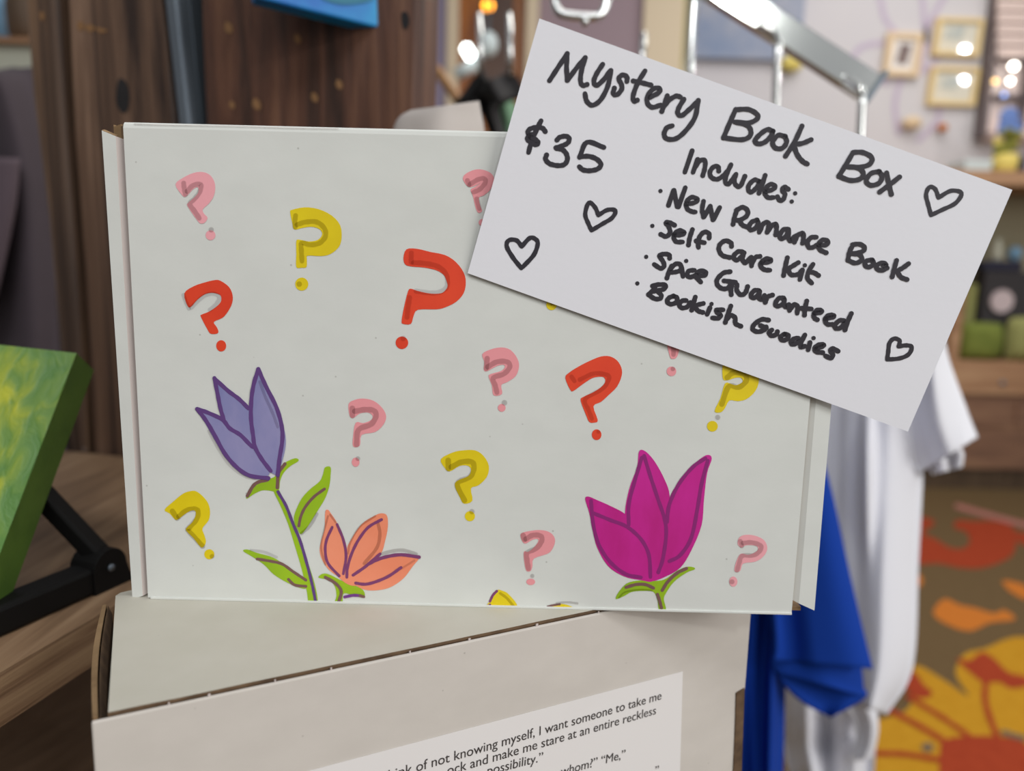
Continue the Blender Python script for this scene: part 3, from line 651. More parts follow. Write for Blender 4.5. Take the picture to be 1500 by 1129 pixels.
# the arm hangs off a top rail whose post stands behind the timbers
pp = on_d(470, 300, .95)
b = MB(); b.tube([Vector((pp.x, pp.y, .02)), Vector((pp.x, pp.y, A2.z+.01))], .016, 'chrome', 16); b.build('upright_post', rk, smooth=True)
b = MB(); b.tube([A2+ad_*.02, A2, Vector((pp.x, pp.y, A2.z))], .012, 'chrome', 12); b.build('top_rail', rk, smooth=True)
b = MB(); b.box((pp.x-.02, pp.y-.2, .0), (pp.x+.02, pp.y+.2, .025), 'chrome'); b.build('base', rk, bevel=.003)
# unseen lamp added so the polished arm shows a highlight
hp = on_d(1066, 4, .79); vv = (hp-CAM).normalized(); nn0 = sdv if sdv.dot(vv) < 0 else -sdv; rr0 = vv-2*vv.dot(nn0)*nn0
area('arm_glint_lamp', hp+rr0*2.2, hp, .12, .12, 4, (0.97, 1.0, 0.96))
def hook(x, y, d0, xb, yb, label, nm):
    """chrome hanger: hook over the arm, neck, sloping shoulder bar"""
    t = thing('clothes_hanger', label, 'hanger', on_d(x, y, d0), 'chrome hangers on the sloping arm')
    p = [on_d(px_, py_, d0) for px_, py_ in smooth_line([(x-28,y-28),(x-14,y-20),(x-3,y-10),(x+1,y+6),(x-1,y+40),(xb,yb)], False, 5)]
    b = MB(); b.tube(p, .0042, 'chrome', 12); b.build('hook', t, smooth=True)
    n = p[-1]; b = MB(); b.tube([n+Vector((-.055,.10,-.07)), n+Vector((-.02,.04,-.02)), n, n+Vector((.02,-.03,-.02)), n+Vector((.045,-.07,-.07))], .0045, 'chrome', 10); b.build('shoulder_bar', t, smooth=True)
hook(1139, 62, .785, 1131, 330, 'chrome hanger hooked at the middle of the sloping arm', 0)
hook(1262, 140, .795, 1253, 400, 'chrome hanger hooked at the lower end of the sloping arm', 0)
hook(1016, -2, .78, 1003, 250, 'chrome hanger hooked nearest the upper end of the sloping arm', 0)
# rounded loop above the card
lp = thing('rack_loop', 'rounded chrome loop bracket hanging above the top corner of the card', 'bracket', on_d(850, 20, .72))
pts = smooth_line([(812,-90),(812,-10),(816,14),(830,22),(870,25),(884,16),(890,-10),(890,-90)], False, 6)
b = MB(); b.tube([on_d(p[0], p[1], .72) for p in pts], .0042, 'chrome', 12); b.build('loop', lp, smooth=True)
b = MB(); b.ball(on_d(857, 31, .72), .0042, .0042, .0052, 'chrome'); b.build('stud', lp, smooth=True)
b = MB(); b.tube([on_d(850, -90, .72), Vector((on_d(850,-90,.72).x, on_d(850,-90,.72).y, 1.6))], .006, 'chrome'); b.tube([on_d(808, -90, .72), on_d(894, -90, .72)], .006, 'chrome'); b.build('stem', lp, smooth=True)
hk = thing('clothes_hanger', 'chrome hanger stub showing over the card edge by the cream trim', 'hanger', on_d(941, 60, 1.0))
b = MB(); b.tube([on_d(943, 52, 1.0), on_d(941, 80, 1.0), on_d(938, 260, 1.0)], .0045, 'chrome', 10); b.ball(on_d(943, 52, 1.0), .0046, .0046, .0046, 'chrome', 10, 8); b.build('hook', hk, smooth=True)
n = on_d(938, 260, 1.0); b = MB(); b.tube([n+Vector((-.16,.05,-.09)), n, n+Vector((.16,-.05,-.09))], .006, 'chrome', 10); b.build('shoulder_bar', hk, smooth=True)
# lamp reflection on chrome built as a glowing body; then an amber bulb
sp = thing('chrome_glint', 'glowing stand-in for a white reflection on chrome, left of the card', 'lamp', on_y(687, 85, 2.9))
b = MB(); p0, p1 = on_y(682, 69, 2.9), on_y(690, 83, 2.9); b.tube([p0+(p0-p1)*.2, p0, p1, p1+(p1-p0)*.2], [.010,.018,.018,.010], 'glint_glow', 16); b.build('lens', sp, smooth=True)
b = MB(); b.tube([on_y(668, 110, 2.9), on_y(700, 92, 2.9)], .022, 'pale_aqua', 14); b.build('glint_bar', sp, smooth=True)
b = MB(); q = on_y(715, 65, 2.9); b.ball(q, .036, .036, .045, 'pale_aqua'); b.tube([q, q+Vector((0,0,1.0))], .006, 'steel', 8); b.tube([on_y(690,95,2.9), q], .008, 'steel', 8); b.build('mount', sp, smooth=True)
bl = thing('pendant_bulb', 'small round amber bulb at the top of the doorway', 'lamp', on_y(715, 8, 3.2))
b = MB(); q = on_y(715, 8, 3.2); b.ball(q, .022, .022, .022, 'bulb_amber'); b.build('bulb', bl, smooth=True)
b = MB(); b.tube([q+Vector((0,0,.018)), q+Vector((0,0,.6))], .003, 'black_metal', 8); b.build('cord', bl)
# slanted wooden hanger and pink bag piece beside it
wh = thing('wooden_hanger', 'brown wooden hanger end slanting beside the black garment', 'hanger', on_d(650, 120, 1.3))
b = MB(); b.tube([on_d(638, 100, 1.3), on_d(655, 124, 1.3), on_d(672, 148, 1.3), on_d(690, 190, 1.3)], .009, 'wood_plain', 10); b.build('shoulder_bar', wh, smooth=True)

# far left background
cb = thing('display_cabinet', 'cream cabinet glimpsed at the far left edge behind the timber', 'cabinet', (-1.35, 1.55, 0))
cz = on_y(10, 58, 1.5).z
b = MB(); b.box((-1.9, 1.5, 0), (-.75, 1.9, cz-.010), 'cream_cab'); b.build('body', cb)
b = MB(); b.box((-1.92, 1.48, cz-.010), (-.73, 1.92, cz), 'hutch'); b.build('top', cb)
q = on_y(6, 40, 1.6); b = MB(); b.lathe((q.x, 1.62, cz), [(.03,0),(.05,.04),(.045,.08),(.02,.11)], 'pot_blue'); tag(b.build('vase', smooth=True), 'blue vase on the cream cabinet at the far left edge', 'vase')
q = on_y(10, 10, 1.75); b = MB(); b.lathe((q.x, 1.78, cz), [(.03,0),(.06,.06),(.06,.16),(.03,.22)], 'pot_teal'); tag(b.build('vase', smooth=True), 'tall teal vase behind the blue vase at the far left edge', 'vase')
q = on_y(29, 30, 1.55); b = MB(); b.lathe((q.x, 1.56, cz), [(.015,0),(.028,.03),(.03,.08),(.015,.13)], 'dark_tan'); tag(b.build('jar', smooth=True), 'dark tan jar right of the blue vase at the far left edge', 'jar')
pg = thing('coat', 'dark plum coat hanging at the left edge behind the timber', 'coat', on_d(20, 400, 1.0))
b = MB(); garment(b, [(-180,130),(-210,200),(-220,350),(-220,700),(-210,1000)], [(20,98),(75,118),(130,300),(150,600),(150,1000)], 1.02, 'purple_cloth', lambda u, t: .02*sn_(u*12+2)+.01*sn_(u*22+t*3), .09, 40, 50)
b.build('body', pg, smooth=True)
b = MB(); garment(b, [(-150,222),(-160,300),(-165,380),(-160,460)], [(30,232),(24,300),(8,380),(-6,440)], .93, 'purple_cloth2', lambda u, t: .01*sn_(u*6), .03, 20, 20)
b.build('sleeve', pg, smooth=True)
b = MB(); n = on_d(-60, 130, 1.02); b.tube([n, n+Vector((0,0,.09)), n+Vector((.02,0,.11)), n+Vector((.04,0,.10))], .003, 'chrome', 8); b.build('hanger_hook', pg, smooth=True)

# ================================================================ blue canvas on the timber
pb = thing('painting', 'turquoise canvas hanging at the top of the wide dark timber', 'painting', on_d(560, 40, .49))
R1 = on_d(560, 42, .515); R0 = on_d(567, -75, .515-.005); L1 = on_d(374, -4, .475); L0 = on_d(376, -130, .472)
nn = (R1-L1).cross(R0-R1).normalized()
if nn.dot(R1-CAM) < 0: nn = -nn
b = MB(); b.prism([L0, R0, R1, L1], nn*.016, 'canvas_teal'); b.build('canvas', pb, bevel=.002)
b = flat(); pl = lambda x, y: on_plane(x, y, R1-nn*.0008, nn); fill(b, [(470,-4),(500,6),(540,2),(550,-10),(520,-20),(480,-20)], pl, 'canvas_teal_g'); b.build('paint_patch', pb)
b = MB(); c = (L0+R0+R1+L1)/4+nn*.016; hit = c+(-WN)*max(.002, (c-WQ).dot(WN)); b.tube([c, hit], .006, 'black_metal', 8); b.build('hanging_peg', pb)

# ================================================================ easel + green painting
A = on_d(112, 517, .362); BR0 = on_z(-32, 894, ZSH+.0148)
uv = A-BR0; hgt = uv.length; uv.normalize()
dL = min((k*.0005 for k in range(500, 1300)), key=lambda d: abs((A-on_d(0, 505, d)).normalized().dot(uv)))
rv = (A-on_d(0, 505, dL)).normalized(); rv = (rv-rv.dot(uv)*uv).normalized()
nv = rv.cross(uv).normalized()
if nv.y > 0: nv = -nv
TH = .0185; wid = .16
BR = A-uv*hgt; BL = BR-rv*wid; TL_ = A-rv*wid
gp = thing('canvas_painting', 'green and yellow canvas leaning on the small black easel at left', 'painting', (BL+BR)/2)
b = MB(); vs = []; n = 24
for j in range(n+1):
    for i in range(n+1): vs.append(BL+rv*wid*i/n+uv*hgt*j/n)
b.add(vs, [(j*(n+1)+i, j*(n+1)+i+1, (j+1)*(n+1)+i+1, (j+1)*(n+1)+i) for j in range(n) for i in range(n)], 'green_art')
face = b.build('picture_face', gp)
at_ = face.data.attributes.new('mid', 'FLOAT', 'POINT')
for k in range(len(face.data.vertices)):
    co = face.data.vertices[k].co+gp.location; d = co-BL; u_ = d.dot(rv)/wid; v_ = d.dot(uv)/hgt
    at_.data[k].value = max(0, 1-abs((u_-.48)/.50)**3)*max(0, 1-abs((v_-.5)/.56)**4)
b = MB(); b.prism([BL, BR, A, TL_], -nv*TH, 'green_side'); o_ = b.build('stretcher', gp)
o_.data.transform(Matrix.Translation(-nv*.0004))
es = thing('table_easel', 'small black tabletop easel on the oak shelf holding the green painting', 'easel', on_z(150, 840, ZSH))
hb = on_z(128, 868, ZSH); bd = (hb-on_z(0, 925, ZSH)); bd.z = 0; bl_ = bd.length; bd.normalize(); bs = Vector((-bd.y, bd.x, 0))
b = MB(); b.obox(hb-bd*.16-bs*.006, bd*.175, bs*.014, (0,0,.0135), 'black_metal'); b.build('base_bar', es, bevel=.002)
# hub: rounded block at the rear end of the bar
hc = hb+bd*.008; prof = []
for k in range(13):
    a = math.pi*k/12; prof.append(hc+bd*(.0095*math.cos(a))+Vector((0,0,.011+.0095*math.sin(a))))
prof = [hc+bd*.013+Vector((0,0,0))]+prof+[hc-bd*.0095]
b = MB(); b.prism([p-bs*.007 for p in prof], bs*.016, 'black_metal'); hub = b.build('hub', es, bevel=.0015)
b = MB(); b.tube([hc+Vector((0,0,.011))-bs*.0078, hc+Vector((0,0,.011))-bs*.007], .0018, 'steel', 12); b.build('screw', hub, smooth=True)
# strut from the hub up to the back of the canvas
back_mid = A-uv*hgt*.40-rv*.028-nv*(TH+.004)
b = MB(); s0 = hc+Vector((0,0,.016)); sv = back_mid-s0; side = sv.cross(Vector((0,0,1))).normalized(); tv = side.cross(sv).normalized()
b.obox(s0-side*.00525-tv*.004, sv, side*.0105, tv*.008, 'black_metal'); b.build('strut', es, bevel=.0015)
for off in (.03,):
    mq = BR-rv*off; b = MB(); b.obox(mq-nv*(TH+.0015)-rv*.004, uv*hgt*.9, rv*.010, -nv*.004, 'black_metal'); b.build('back_rest', es)
mq = BR-rv*.034+nv*.004; lo = Vector((mq.x, mq.y, ZSH+.0125))
b = MB(); b.obox(lo-rv*.012+nv*.004, rv*.024, -nv*(TH+.012), uv*.0055, 'black_metal'); b.build('ledge', es, bevel=.001)
b = MB(); b.obox(lo-rv*.05-Vector((0,0,.0125)), rv*.075, bs*.012, (0,0,.0118), 'black_metal'); b.build('front_foot', es, bevel=.001)

# ================================================================ THE BOXES
Y0 = .264
ZB = on_y(880, 893, Y0).z
def face_pt(off): return lambda x, y: on_y(x, y, Y0-off)
X0, X1 = -.1337, .1063; ZT = on_y(700, 190, Y0).z
gx = thing('mystery_box', 'white cardboard box standing upright, hand drawn with flowers and question marks', 'box', ((X0+X1)/2, Y0+.03, ZB))
# lid: slab with a rounded top edge
b = MB(); T = .0016
prof = [(Y0, ZB+.0004), (Y0, ZT-.0022), (Y0+.0004, ZT-.0009), (Y0+.0012, ZT-.0002), (Y0+.0024, ZT), (Y0+.060, ZT), (Y0+.060, ZT-T), (Y0+.003, ZT-T), (Y0+T, ZT-.003), (Y0+T, ZB+.0004)]
nP = len(prof); vs = [(X0, y, z) for y, z in prof]+[(X1, y, z) for y, z in prof]
# left edge of lid leans a hair, as in the photo
b.add(vs, [(i, (i+1) % nP, nP+(i+1) % nP, nP+i) for i in range(nP)], 'board')
tri = tessellate_polygon([[Vector((y, z, 0)) for y, z in prof]]); b.add(vs[:nP], tri, 'kraft'); b.add(vs[nP:], tri, 'kraft')
lid = b.build('lid', gx)
# score lines: pressed groove near the top and folded lip along the foot
b = MB(); b.tube([face_pt(0)(196+i*30, 181.5+i*.72+math.sin(i)*.4, ) for i in range(11)], .00007, 'crease', 6); b.build('score_line', lid, smooth=True)
b = MB(); b.box((X0+.001, Y0-.0005, ZB), (X1, Y0+.0008, ZB+.0009), 'board'); b.build('bottom_lip', lid, bevel=.0002)
b = MB(); b.box((X0+.0025, Y0+.0085, ZB), (X1-.0025, Y0+.058, ZT-.0025), 'kraft'); b.build('tray', gx, bevel=.0008)
b = MB(); b.box((X0+.004, Y0+.002, ZB+.0002), (X1-.004, Y0+.0085, ZB+.002), 'board'); b.build('bottom_panel', gx)
def flap(side, top_in, top_out, bot_in, bot_out, name):
    """side wing of the lid tray: creased near the lid, then flaring outward"""
    s = side; xe = X0 if s < 0 else X1
    P = lambda q, Y: on_y(q[0], q[1], Y)
    dz_ = .0026 if s < 0 else .0019; ti, to, bi, bo = P(top_in, Y0+dz_), P(top_out, Y0+.0012), P(bot_in, Y0+dz_), P(bot_out, Y0+.0012)
    k = .28
    tm = ti.lerp(to, k); bm_ = bi.lerp(bo, k); tm.y = bm_.y = Y0+.0010
    ti2 = ti+Vector((-s*.003, .004, 0)); bi2 = bi+Vector((-s*.003, .004, 0))
    bk = Vector((0, .0014, 0)); b = MB()
    for a, c, d, e, m in ((ti2, ti, bi, bi2, 'crease'), (ti, tm, bm_, bi, 'board' if s > 0 else 'crease'), (tm, to, bo, bm_, 'board')):
        b.hexa([a, c, d, e], [a+bk, c+bk, d+bk, e+bk], m)
    b.flat = False
    f = b.build(name, gx)
    b = MB(); b.hexa([to+Vector((0,.0002,-.0001)), to+Vector((-s*.0002,.0016,.0003)), tm+Vector((0,.0016,.0003)), tm+Vector((0,.0002,-.0001))], [p+Vector((0,0,.0003)) for p in (to+Vector((0,.0002,-.0001)), to+Vector((-s*.0002,.0016,.0003)), tm+Vector((0,.0016,.0003)), tm+Vector((0,.0002,-.0001)))], 'kraft'); b.build('raw_edge', f)
flap(-1, (181,204), (149,191), (218,868), (194,877), 'side_flap')
flap(1, (1216,218), (1250,206), (1160,878), (1193,894), 'side_flap')
# kraft roll at the top left corner and paper edge at the bottom right
b = MB(); c = on_y(171, 190, Y0+.006); z1 = on_y(171, 178, Y0+.006).z
pts = [(X0+.0005, Y0+.0028), (X0-.0024, Y0+.0032), (X0-.0056, Y0+.0046), (X0-.0060, Y0+.0078), (X0-.001, Y0+.0088), (X0-.0036, Y0+.0060)]
for i in range(5):
    (xa, ya), (xb, yb) = pts[i], pts[i+1]; b.hexa([(xa,ya,ZT-.12),(xb,yb,ZT-.12),(xb+.0004,yb+.0010,ZT-.12),(xa+.0004,ya+.0010,ZT-.12)], [(xa,ya,ZT-.0005),(xb,yb,ZT-.0012),(xb+.0004,yb+.0010,ZT-.0012),(xa+.0004,ya+.0010,ZT-.0005)], 'kraft' if i in (1, 2) else 'kraft_dark')
b.build('rolled_edge', gx)
b = MB(); b.box((X1-.001, Y0+.003, ZB+.0003), (X1+.0045, Y0+.0085, ZB+.0018), 'kraft'); b.build('corner_tab', gx)

# ---- drawings on the lid
OFF1, OFF2, OFF3 = .00012, .00020, .00027
m1, m2, m3 = face_pt(OFF1), face_pt(OFF2), face_pt(OFF3)
def qmark(label, base, origin, sc, outline, greys, gw, dot, gdot, shade='shade'):
    b = flat(); x0, y0 = origin
    if outline: fill(b, crop(x0, y0, sc, outline), m1, base, 3)
    if dot: disc(b, crop(x0, y0, sc, [dot[:2]])[0], dot[2]/sc, m1, base, (dot[3] if len(dot) > 3 else dot[2])/sc)
    for k, g in enumerate(greys): stroke(b, crop(x0, y0, sc, g), gw/sc, face_pt(OFF2+.00002*k), shade)
    if gdot: disc(b, crop(x0, y0, sc, [gdot[:2]])[0], gdot[2]/sc, m2, shade)
    o = b.build('question_mark_drawing', lid); o['label'] = label; return o
A_ = (230, 240)
qmark('pink question mark at the top left of the lid', 'pink', A_, 5, [(135,150),(190,102),(270,65),(340,60),(395,88),(425,150),(418,230),(380,290),(335,332),(345,365),(370,393),(352,428),(325,437),(300,420),(225,312),(228,285),(268,250),(302,210),(298,170),(265,184),(238,214),(205,242),(178,222)],
      [[(195,140),(200,185),(208,222)], [(222,200),(262,158),(320,150),(312,205),(275,255),(240,292),(275,345),(310,398)]], 36, (392,522,36), (397,482,20))
qmark('yellow question mark at the upper left of the lid', 'yellow', A_, 5, [(975,352),(992,335),(1080,318),(1180,330),(1280,378),(1342,450),(1352,540),(1332,608),(1270,660),(1200,675),(1104,672),(1098,700),(1095,755),(1060,760),(1020,755),(1020,660),(1020,565),(1045,555),(1115,568),(1180,555),(1210,515),(1190,478),(1130,460),(1060,470),(1005,480),(990,430)],
      [[(1015,378),(1010,420),(1012,460)], [(1024,445),(1090,425),(1170,425),(1225,470),(1234,530),(1190,580),(1120,592),(1060,578),(1058,640),(1062,712)]], 36, (1060,880,48), (1042,880,20))
qmark('red question mark under the top left pink one', 'red', (230,400), 7.5, [(300,222),(400,145),(530,100),(640,75),(700,85),(790,150),(830,240),(825,330),(780,420),(720,490),(625,535),(655,590),(675,640),(655,665),(590,665),(555,620),(482,480),(490,455),(565,425),(650,370),(700,315),(705,262),(680,232),(600,215),(520,235),(440,295),(375,368),(335,358)],
      [[(290,240),(315,310),(350,388)], [(375,380),(500,262),(600,224),(670,245),(680,290),(645,345),(580,402)]], 46, (705,798,55,62), None, 'shade2')
qmark('big red question mark at the middle of the lid', 'red', (550,340), 6.27, [(285,157),(380,152),(500,180),(640,210),(740,275),(810,370),(830,460),(810,560),(740,640),(640,690),(560,708),(390,712),(350,770),(325,842),(255,842),(240,815),(262,690),(300,540),(330,520),(380,537),(480,560),(560,565),(620,553),(662,500),(650,440),(625,390),(560,350),(450,325),(330,315),(272,295),(257,235)],
      [[(330,190),(328,240),(330,275)], [(350,280),(450,285),(570,312),(640,370),(662,440),(650,510),(580,552),(480,555),(375,540)], [(315,600),(300,690),(290,780)]], 46, (243,1015,58), (255,975,26), 'shade2')
qmark('pink question mark partly hidden behind the card', 'pink2', (670,230), 4.907, [(40,150),(60,120),(120,92),(180,90),(240,115),(265,160),(240,230),(190,275),(155,292),(165,350),(178,388),(150,400),(130,360),(112,280),(95,235),(130,212),(165,188),(140,200),(100,215),(72,208),(50,180)],
      [[(72,168),(85,200)], [(90,195),(150,160),(195,155),(200,185),(160,232),(115,252)], [(140,300),(158,370)]], 34, (178,470,25), None)
Fq = (490, 500)
qmark('small pink question mark just above the middle of the lid', 'pink2', Fq, 4.033, [(873,75),(920,48),(985,35),(1040,50),(1080,100),(1090,150),(1070,205),(1020,240),(985,258),(990,310),(940,318),(930,260),(910,205),(930,190),(980,176),(1005,155),(1000,138),(960,145),(900,176),(882,165),(885,120)],
      [[(902,100),(897,160)], [(905,150),(960,120),(1020,120),(1036,150),(1000,192),(938,215),(950,260),(960,302)]], 30, (988,392,23), (1004,362,17))
qmark('small pink question mark between the purple flower and the centre', 'pink2', Fq, 4.033, [(83,370),(120,345),(170,337),(230,350),(280,390),(305,440),(290,490),(240,535),(160,552),(150,615),(110,620),(110,560),(125,480),(170,482),(215,465),(225,440),(200,420),(150,425),(112,452),(90,440)],
      [[(105,395),(106,438)], [(120,412),(180,402),(232,408),(246,440),(215,490),(142,522),(130,608)]], 32, (125,713,23,27), (138,692,14))
qmark('yellow question mark at the lower middle of the lid', 'yellow', Fq, 4.033, [(628,695),(700,655),(760,643),(830,643),(880,675),(912,735),(900,800),(850,850),(806,868),(815,940),(765,958),(740,920),(710,850),(730,820),(790,795),(806,760),(790,735),(740,735),(680,768),(650,745)],
      [[(672,702),(672,752)], [(690,742),(750,712),(812,712),(824,750),(800,800),(725,840),(768,938)]], 32, (800,1032,30), (812,1005,16))
qmark('yellow question mark at the lower left corner of the lid', 'yellow', (230,700), 8.683, [(95,405),(200,305),(330,200),(430,165),(500,170),(580,230),(650,320),(675,430),(655,540),(578,640),(600,720),(622,800),(605,860),(570,885),(530,850),(460,760),(372,672),(378,630),(450,560),(492,470),(480,415),(420,420),(340,470),(260,530),(220,520),(160,450)],
      [[(195,420),(225,465),(255,512)], [(278,490),(370,415),(470,393),(520,420),(505,520),(410,632),(395,665),(500,780),(580,868)]], 66, (665,970,64), (700,995,30))
qmark('red question mark at the right of the lid above the magenta flower', 'red', (810,500), 4.6875, [(85,250),(110,215),(180,170),(260,130),(330,103),(390,102),(440,130),(470,180),(472,235),(440,310),(380,370),(330,415),(278,445),(308,540),(285,557),(250,553),(225,500),(190,405),(210,380),(270,352),(325,318),(357,282),(355,252),(330,242),(270,252),(200,297),(140,340),(118,330)],
      [[(128,242),(148,272)], [(185,262),(280,220),(370,228),(385,258),(340,325),(222,395),(245,470),(268,530)]], 30, (300,640,33,37), (312,620,14), 'shade2')
qmark('pink question mark stem just under the card', 'pink2', (810,500), 4.6875, [(770,-60),(800,-90),(880,-60),(868,50),(850,108),(825,119),(802,100)], [[(828,20),(828,90)]], 32, (814,205,33), (824,188,16))
qmark('yellow question mark at the right under the card', 'yellow', (810,500), 4.6875, [(1180,110),(1300,90),(1390,160),(1415,260),(1390,340),(1330,395),(1270,410),(1212,405),(1180,460),(1150,487),(1110,478),(1150,390),(1182,288),(1225,292),(1260,300),(1302,278),(1292,250),(1250,250),(1200,266),(1165,250)],
      [[(1196,248),(1240,215),(1315,225),(1328,270),(1275,315),(1208,308),(1160,430)]], 36, (1095,582,37), (1132,521,18))
qmark('yellow dot of a question mark hidden behind the card', 'yellow', (670,230), 4.907, [(610,640),(680,640),(720,760),(700,800),(640,790)], [], 30, (677,1062,38), (680,1050,16))
qmark('pink question mark at the bottom centre of the lid', 'pink2', (740,760), 8.06, [(180,190),(210,160),(300,140),(400,130),(500,145),(565,190),(590,260),(560,350),(500,410),(338,468),(322,560),(300,613),(255,615),(235,560),(220,450),(225,382),(270,388),(340,335),(388,270),(385,236),(330,242),(280,270),(240,290),(205,268)],
      [[(212,192),(230,245)], [(245,235),(330,190),(420,200),(432,260),(370,345),(258,400),(260,490),(276,586)]], 60, (302,742,52,38), (320,672,25))
qmark('pink question mark at the bottom right corner of the lid', 'pink', (1040,760), 7.528, [(305,260),(320,210),(370,178),(460,176),(550,203),(610,250),(632,330),(590,412),(500,470),(368,490),(340,560),(310,585),(270,570),(290,470),(340,383),(420,395),(490,372),(530,338),(520,302),(460,288),(390,292),(350,317),(315,292)],
      [[(335,245),(352,298)], [(365,265),(460,258),(560,292),(552,350),(480,400),(360,405),(325,480),(300,568)]], 50, (258,690,45,56), (243,692,28))
def drawing(name, label, jobs):
    b = flat()
    for k, (kind, args) in enumerate(jobs):
        mp = face_pt(OFF1+.00001*k)
        if kind == 'f': fill(b, args[0], mp, args[1], args[2] if len(args) > 2 else 4)
        else: stroke(b, args[0], args[1], mp, args[2])
    o = b.build(name, lid); o['label'] = label
D_ = lambda p: crop(280, 520, 5.13, p); E_ = lambda p: crop(340, 660, 4.91, p); G_ = lambda p: crop(840, 640, 4.341, p)
drawing('flower_drawing', 'purple tulip drawing with green stem at the left of the lid', [
    ('f', (E_([(105,345),(108,310),(150,240),(210,212),(290,195),(320,170),(345,120),(390,80),(450,55),(478,62),(470,80),(420,110),(370,160),(345,220),(340,270),(320,300),(285,290),(220,285),(160,310)]), 'green')),
    ('f', (E_([(298,288),(340,285),(370,380),(440,500),(490,620),(545,800),(595,960),(615,1100),(555,1100),(535,1000),(500,850),(450,680),(400,520),(345,390)]), 'green')),
    ('f', (E_([(668,120),(708,118),(708,180),(700,250),(670,340),(610,440),(540,550),(495,600),(470,560),(445,500),(455,440),(500,345),(560,278),(630,220),(655,165)]), 'green')),
    ('f', (E_([(80,722),(110,710),(180,735),(300,770),(400,840),(500,910),(545,950),(540,985),(500,990),(400,950),(300,890),(230,820),(150,765)]), 'green')),
    ('s', (E_([(110,325),(150,255),(190,225),(255,210)]), 5, 'brown')), ('s', (E_([(380,95),(335,160),(325,265)]), 5, 'brown')),
    ('s', (E_([(665,275),(590,330),(530,400),(495,470),(480,540)]), 4.2, 'brown')),
    ('s', (E_([(180,778),(280,795),(360,815),(440,870),(530,930)]), 4.2, 'brown')), ('s', (E_([(405,925),(450,965),(530,975)]), 4.2, 'brown')),
    ('s', (E_([(610,455),(560,540),(500,595)]), 5, 'shade')), ('s', (E_([(135,715),(230,728),(320,765)]), 4, 'shade2')),
    ('s', (E_([(330,295),(390,400),(440,530),(490,650),(540,820),(580,980),(602,1095)]), 4.4, 'purple')),
    ('f', (D_([(45,400),(110,425),(240,490),(330,585),(440,680),(520,770),(590,870),(560,915),(470,925),(370,880),(280,790),(190,660),(110,520)]), 'purple_fill')),
    ('f', (D_([(175,175),(250,230),(330,305),(440,395),(448,500),(465,690),(380,620),(285,545),(235,470),(200,350)]), 'purple_fill')),
    ('f', (D_([(505,105),(475,200),(450,340),(448,480),(468,650),(520,770),(600,880),(650,885),(695,760),(712,640),(690,520),(640,400),(580,270),(535,160)]), 'purple_fill')),
    ('s', (D_([(130,570),(200,700),(290,830),(400,910),(480,930)]), 4, 'shade2')), ('s', (D_([(515,200),(560,320),(610,430),(650,540)]), 4.5, 'shade2')),
    ('s', (D_([(45,405),(120,430),(235,485),(290,550),(370,600),(450,680),(480,690)]), 6, 'purple')),
    ('s', (D_([(50,410),(110,490),(170,590),(250,735),(340,840),(440,905),(580,925)]), 6, 'purple')),
    ('s', (D_([(175,172),(200,300),(220,400),(245,485)]), 6, 'purple')), ('s', (D_([(180,180),(280,270),(360,330),(430,400)]), 6, 'purple')),
    ('s', (D_([(505,105),(470,220),(452,340),(450,480),(465,600),(480,690),(530,780),(598,870)]), 6, 'purple')),
    ('s', (D_([(507,110),(560,230),(640,390),(680,530),(685,640),(665,770),(650,900)]), 6, 'purple'))])
drawing('flower_drawing', 'peach flower drawing with violet outlines beside the purple tulip', [
    ('f', (E_([(620,910),(650,885),(700,890),(790,935),(870,965),(940,1000),(955,1045),(930,1055),(860,1035),(800,1030),(790,1105),(730,1108),(750,1050),(740,980),(700,930),(650,920)]), 'green')),
    ('f', (E_([(670,440),(690,425),(710,450),(750,510),(790,600),(825,700),(830,900),(770,905),(700,860),(650,790),(630,720),(640,650),(665,560)]), 'orange')),
    ('f', (E_([(820,910),(825,720),(850,650),(930,530),(1030,465),(1080,450),(1115,470),(1120,550),(1100,650),(1070,740),(980,830),(870,910)]), 'orange')),
    ('f', (E_([(850,925),(950,840),(1070,770),(1180,750),(1290,760),(1345,770),(1300,830),(1230,920),(1130,985),(1020,1005),(940,995),(880,960)]), 'orange')),
    ('f', (E_([(750,880),(820,840),(900,880),(920,960),(860,970),(800,940)]), 'orange')),
    ('s', (E_([(1050,525),(1063,600),(1040,700),(950,810)]), 5, 'shade')), ('s', (E_([(1080,740),(1150,722),(1230,715),(1325,742)]), 5, 'shade')),
    ('s', (E_([(690,470),(655,600),(640,700),(670,820)]), 3, 'shade')), ('s', (E_([(1030,470),(920,545),(850,660),(835,740)]), 3, 'shade')),
    ('s', (E_([(705,460),(745,515)]), 3, 'shade')), ('s', (E_([(1310,790),(1215,850)]), 3, 'shade2')),
    ('s', (E_([(720,550),(680,640),(670,720),(690,810),(770,900)]), 4, 'plum')), ('s', (E_([(755,530),(800,640),(820,760),(800,885)]), 4, 'plum')),
    ('s', (E_([(1075,495),(980,550),(910,640),(860,740),(830,840),(825,910)]), 4.2, 'plum')), ('s', (E_([(870,895),(950,840),(1010,790),(1065,742)]), 4.4, 'plum')),
    ('s', (E_([(980,815),(1040,785),(1120,760),(1220,748),(1345,765)]), 5, 'plum')), ('s', (E_([(1215,840),(1130,900),(1040,940),(960,960),(890,952)]), 4.4, 'plum')),
    ('s', (E_([(670,910),(740,950),(785,1010),(765,1092)]), 4.4, 'brown')), ('s', (E_([(810,1052),(870,1040),(920,1042)]), 4.2, 'violet')), ('s', (E_([(920,1042),(948,1050)]), 4, 'brown'))])
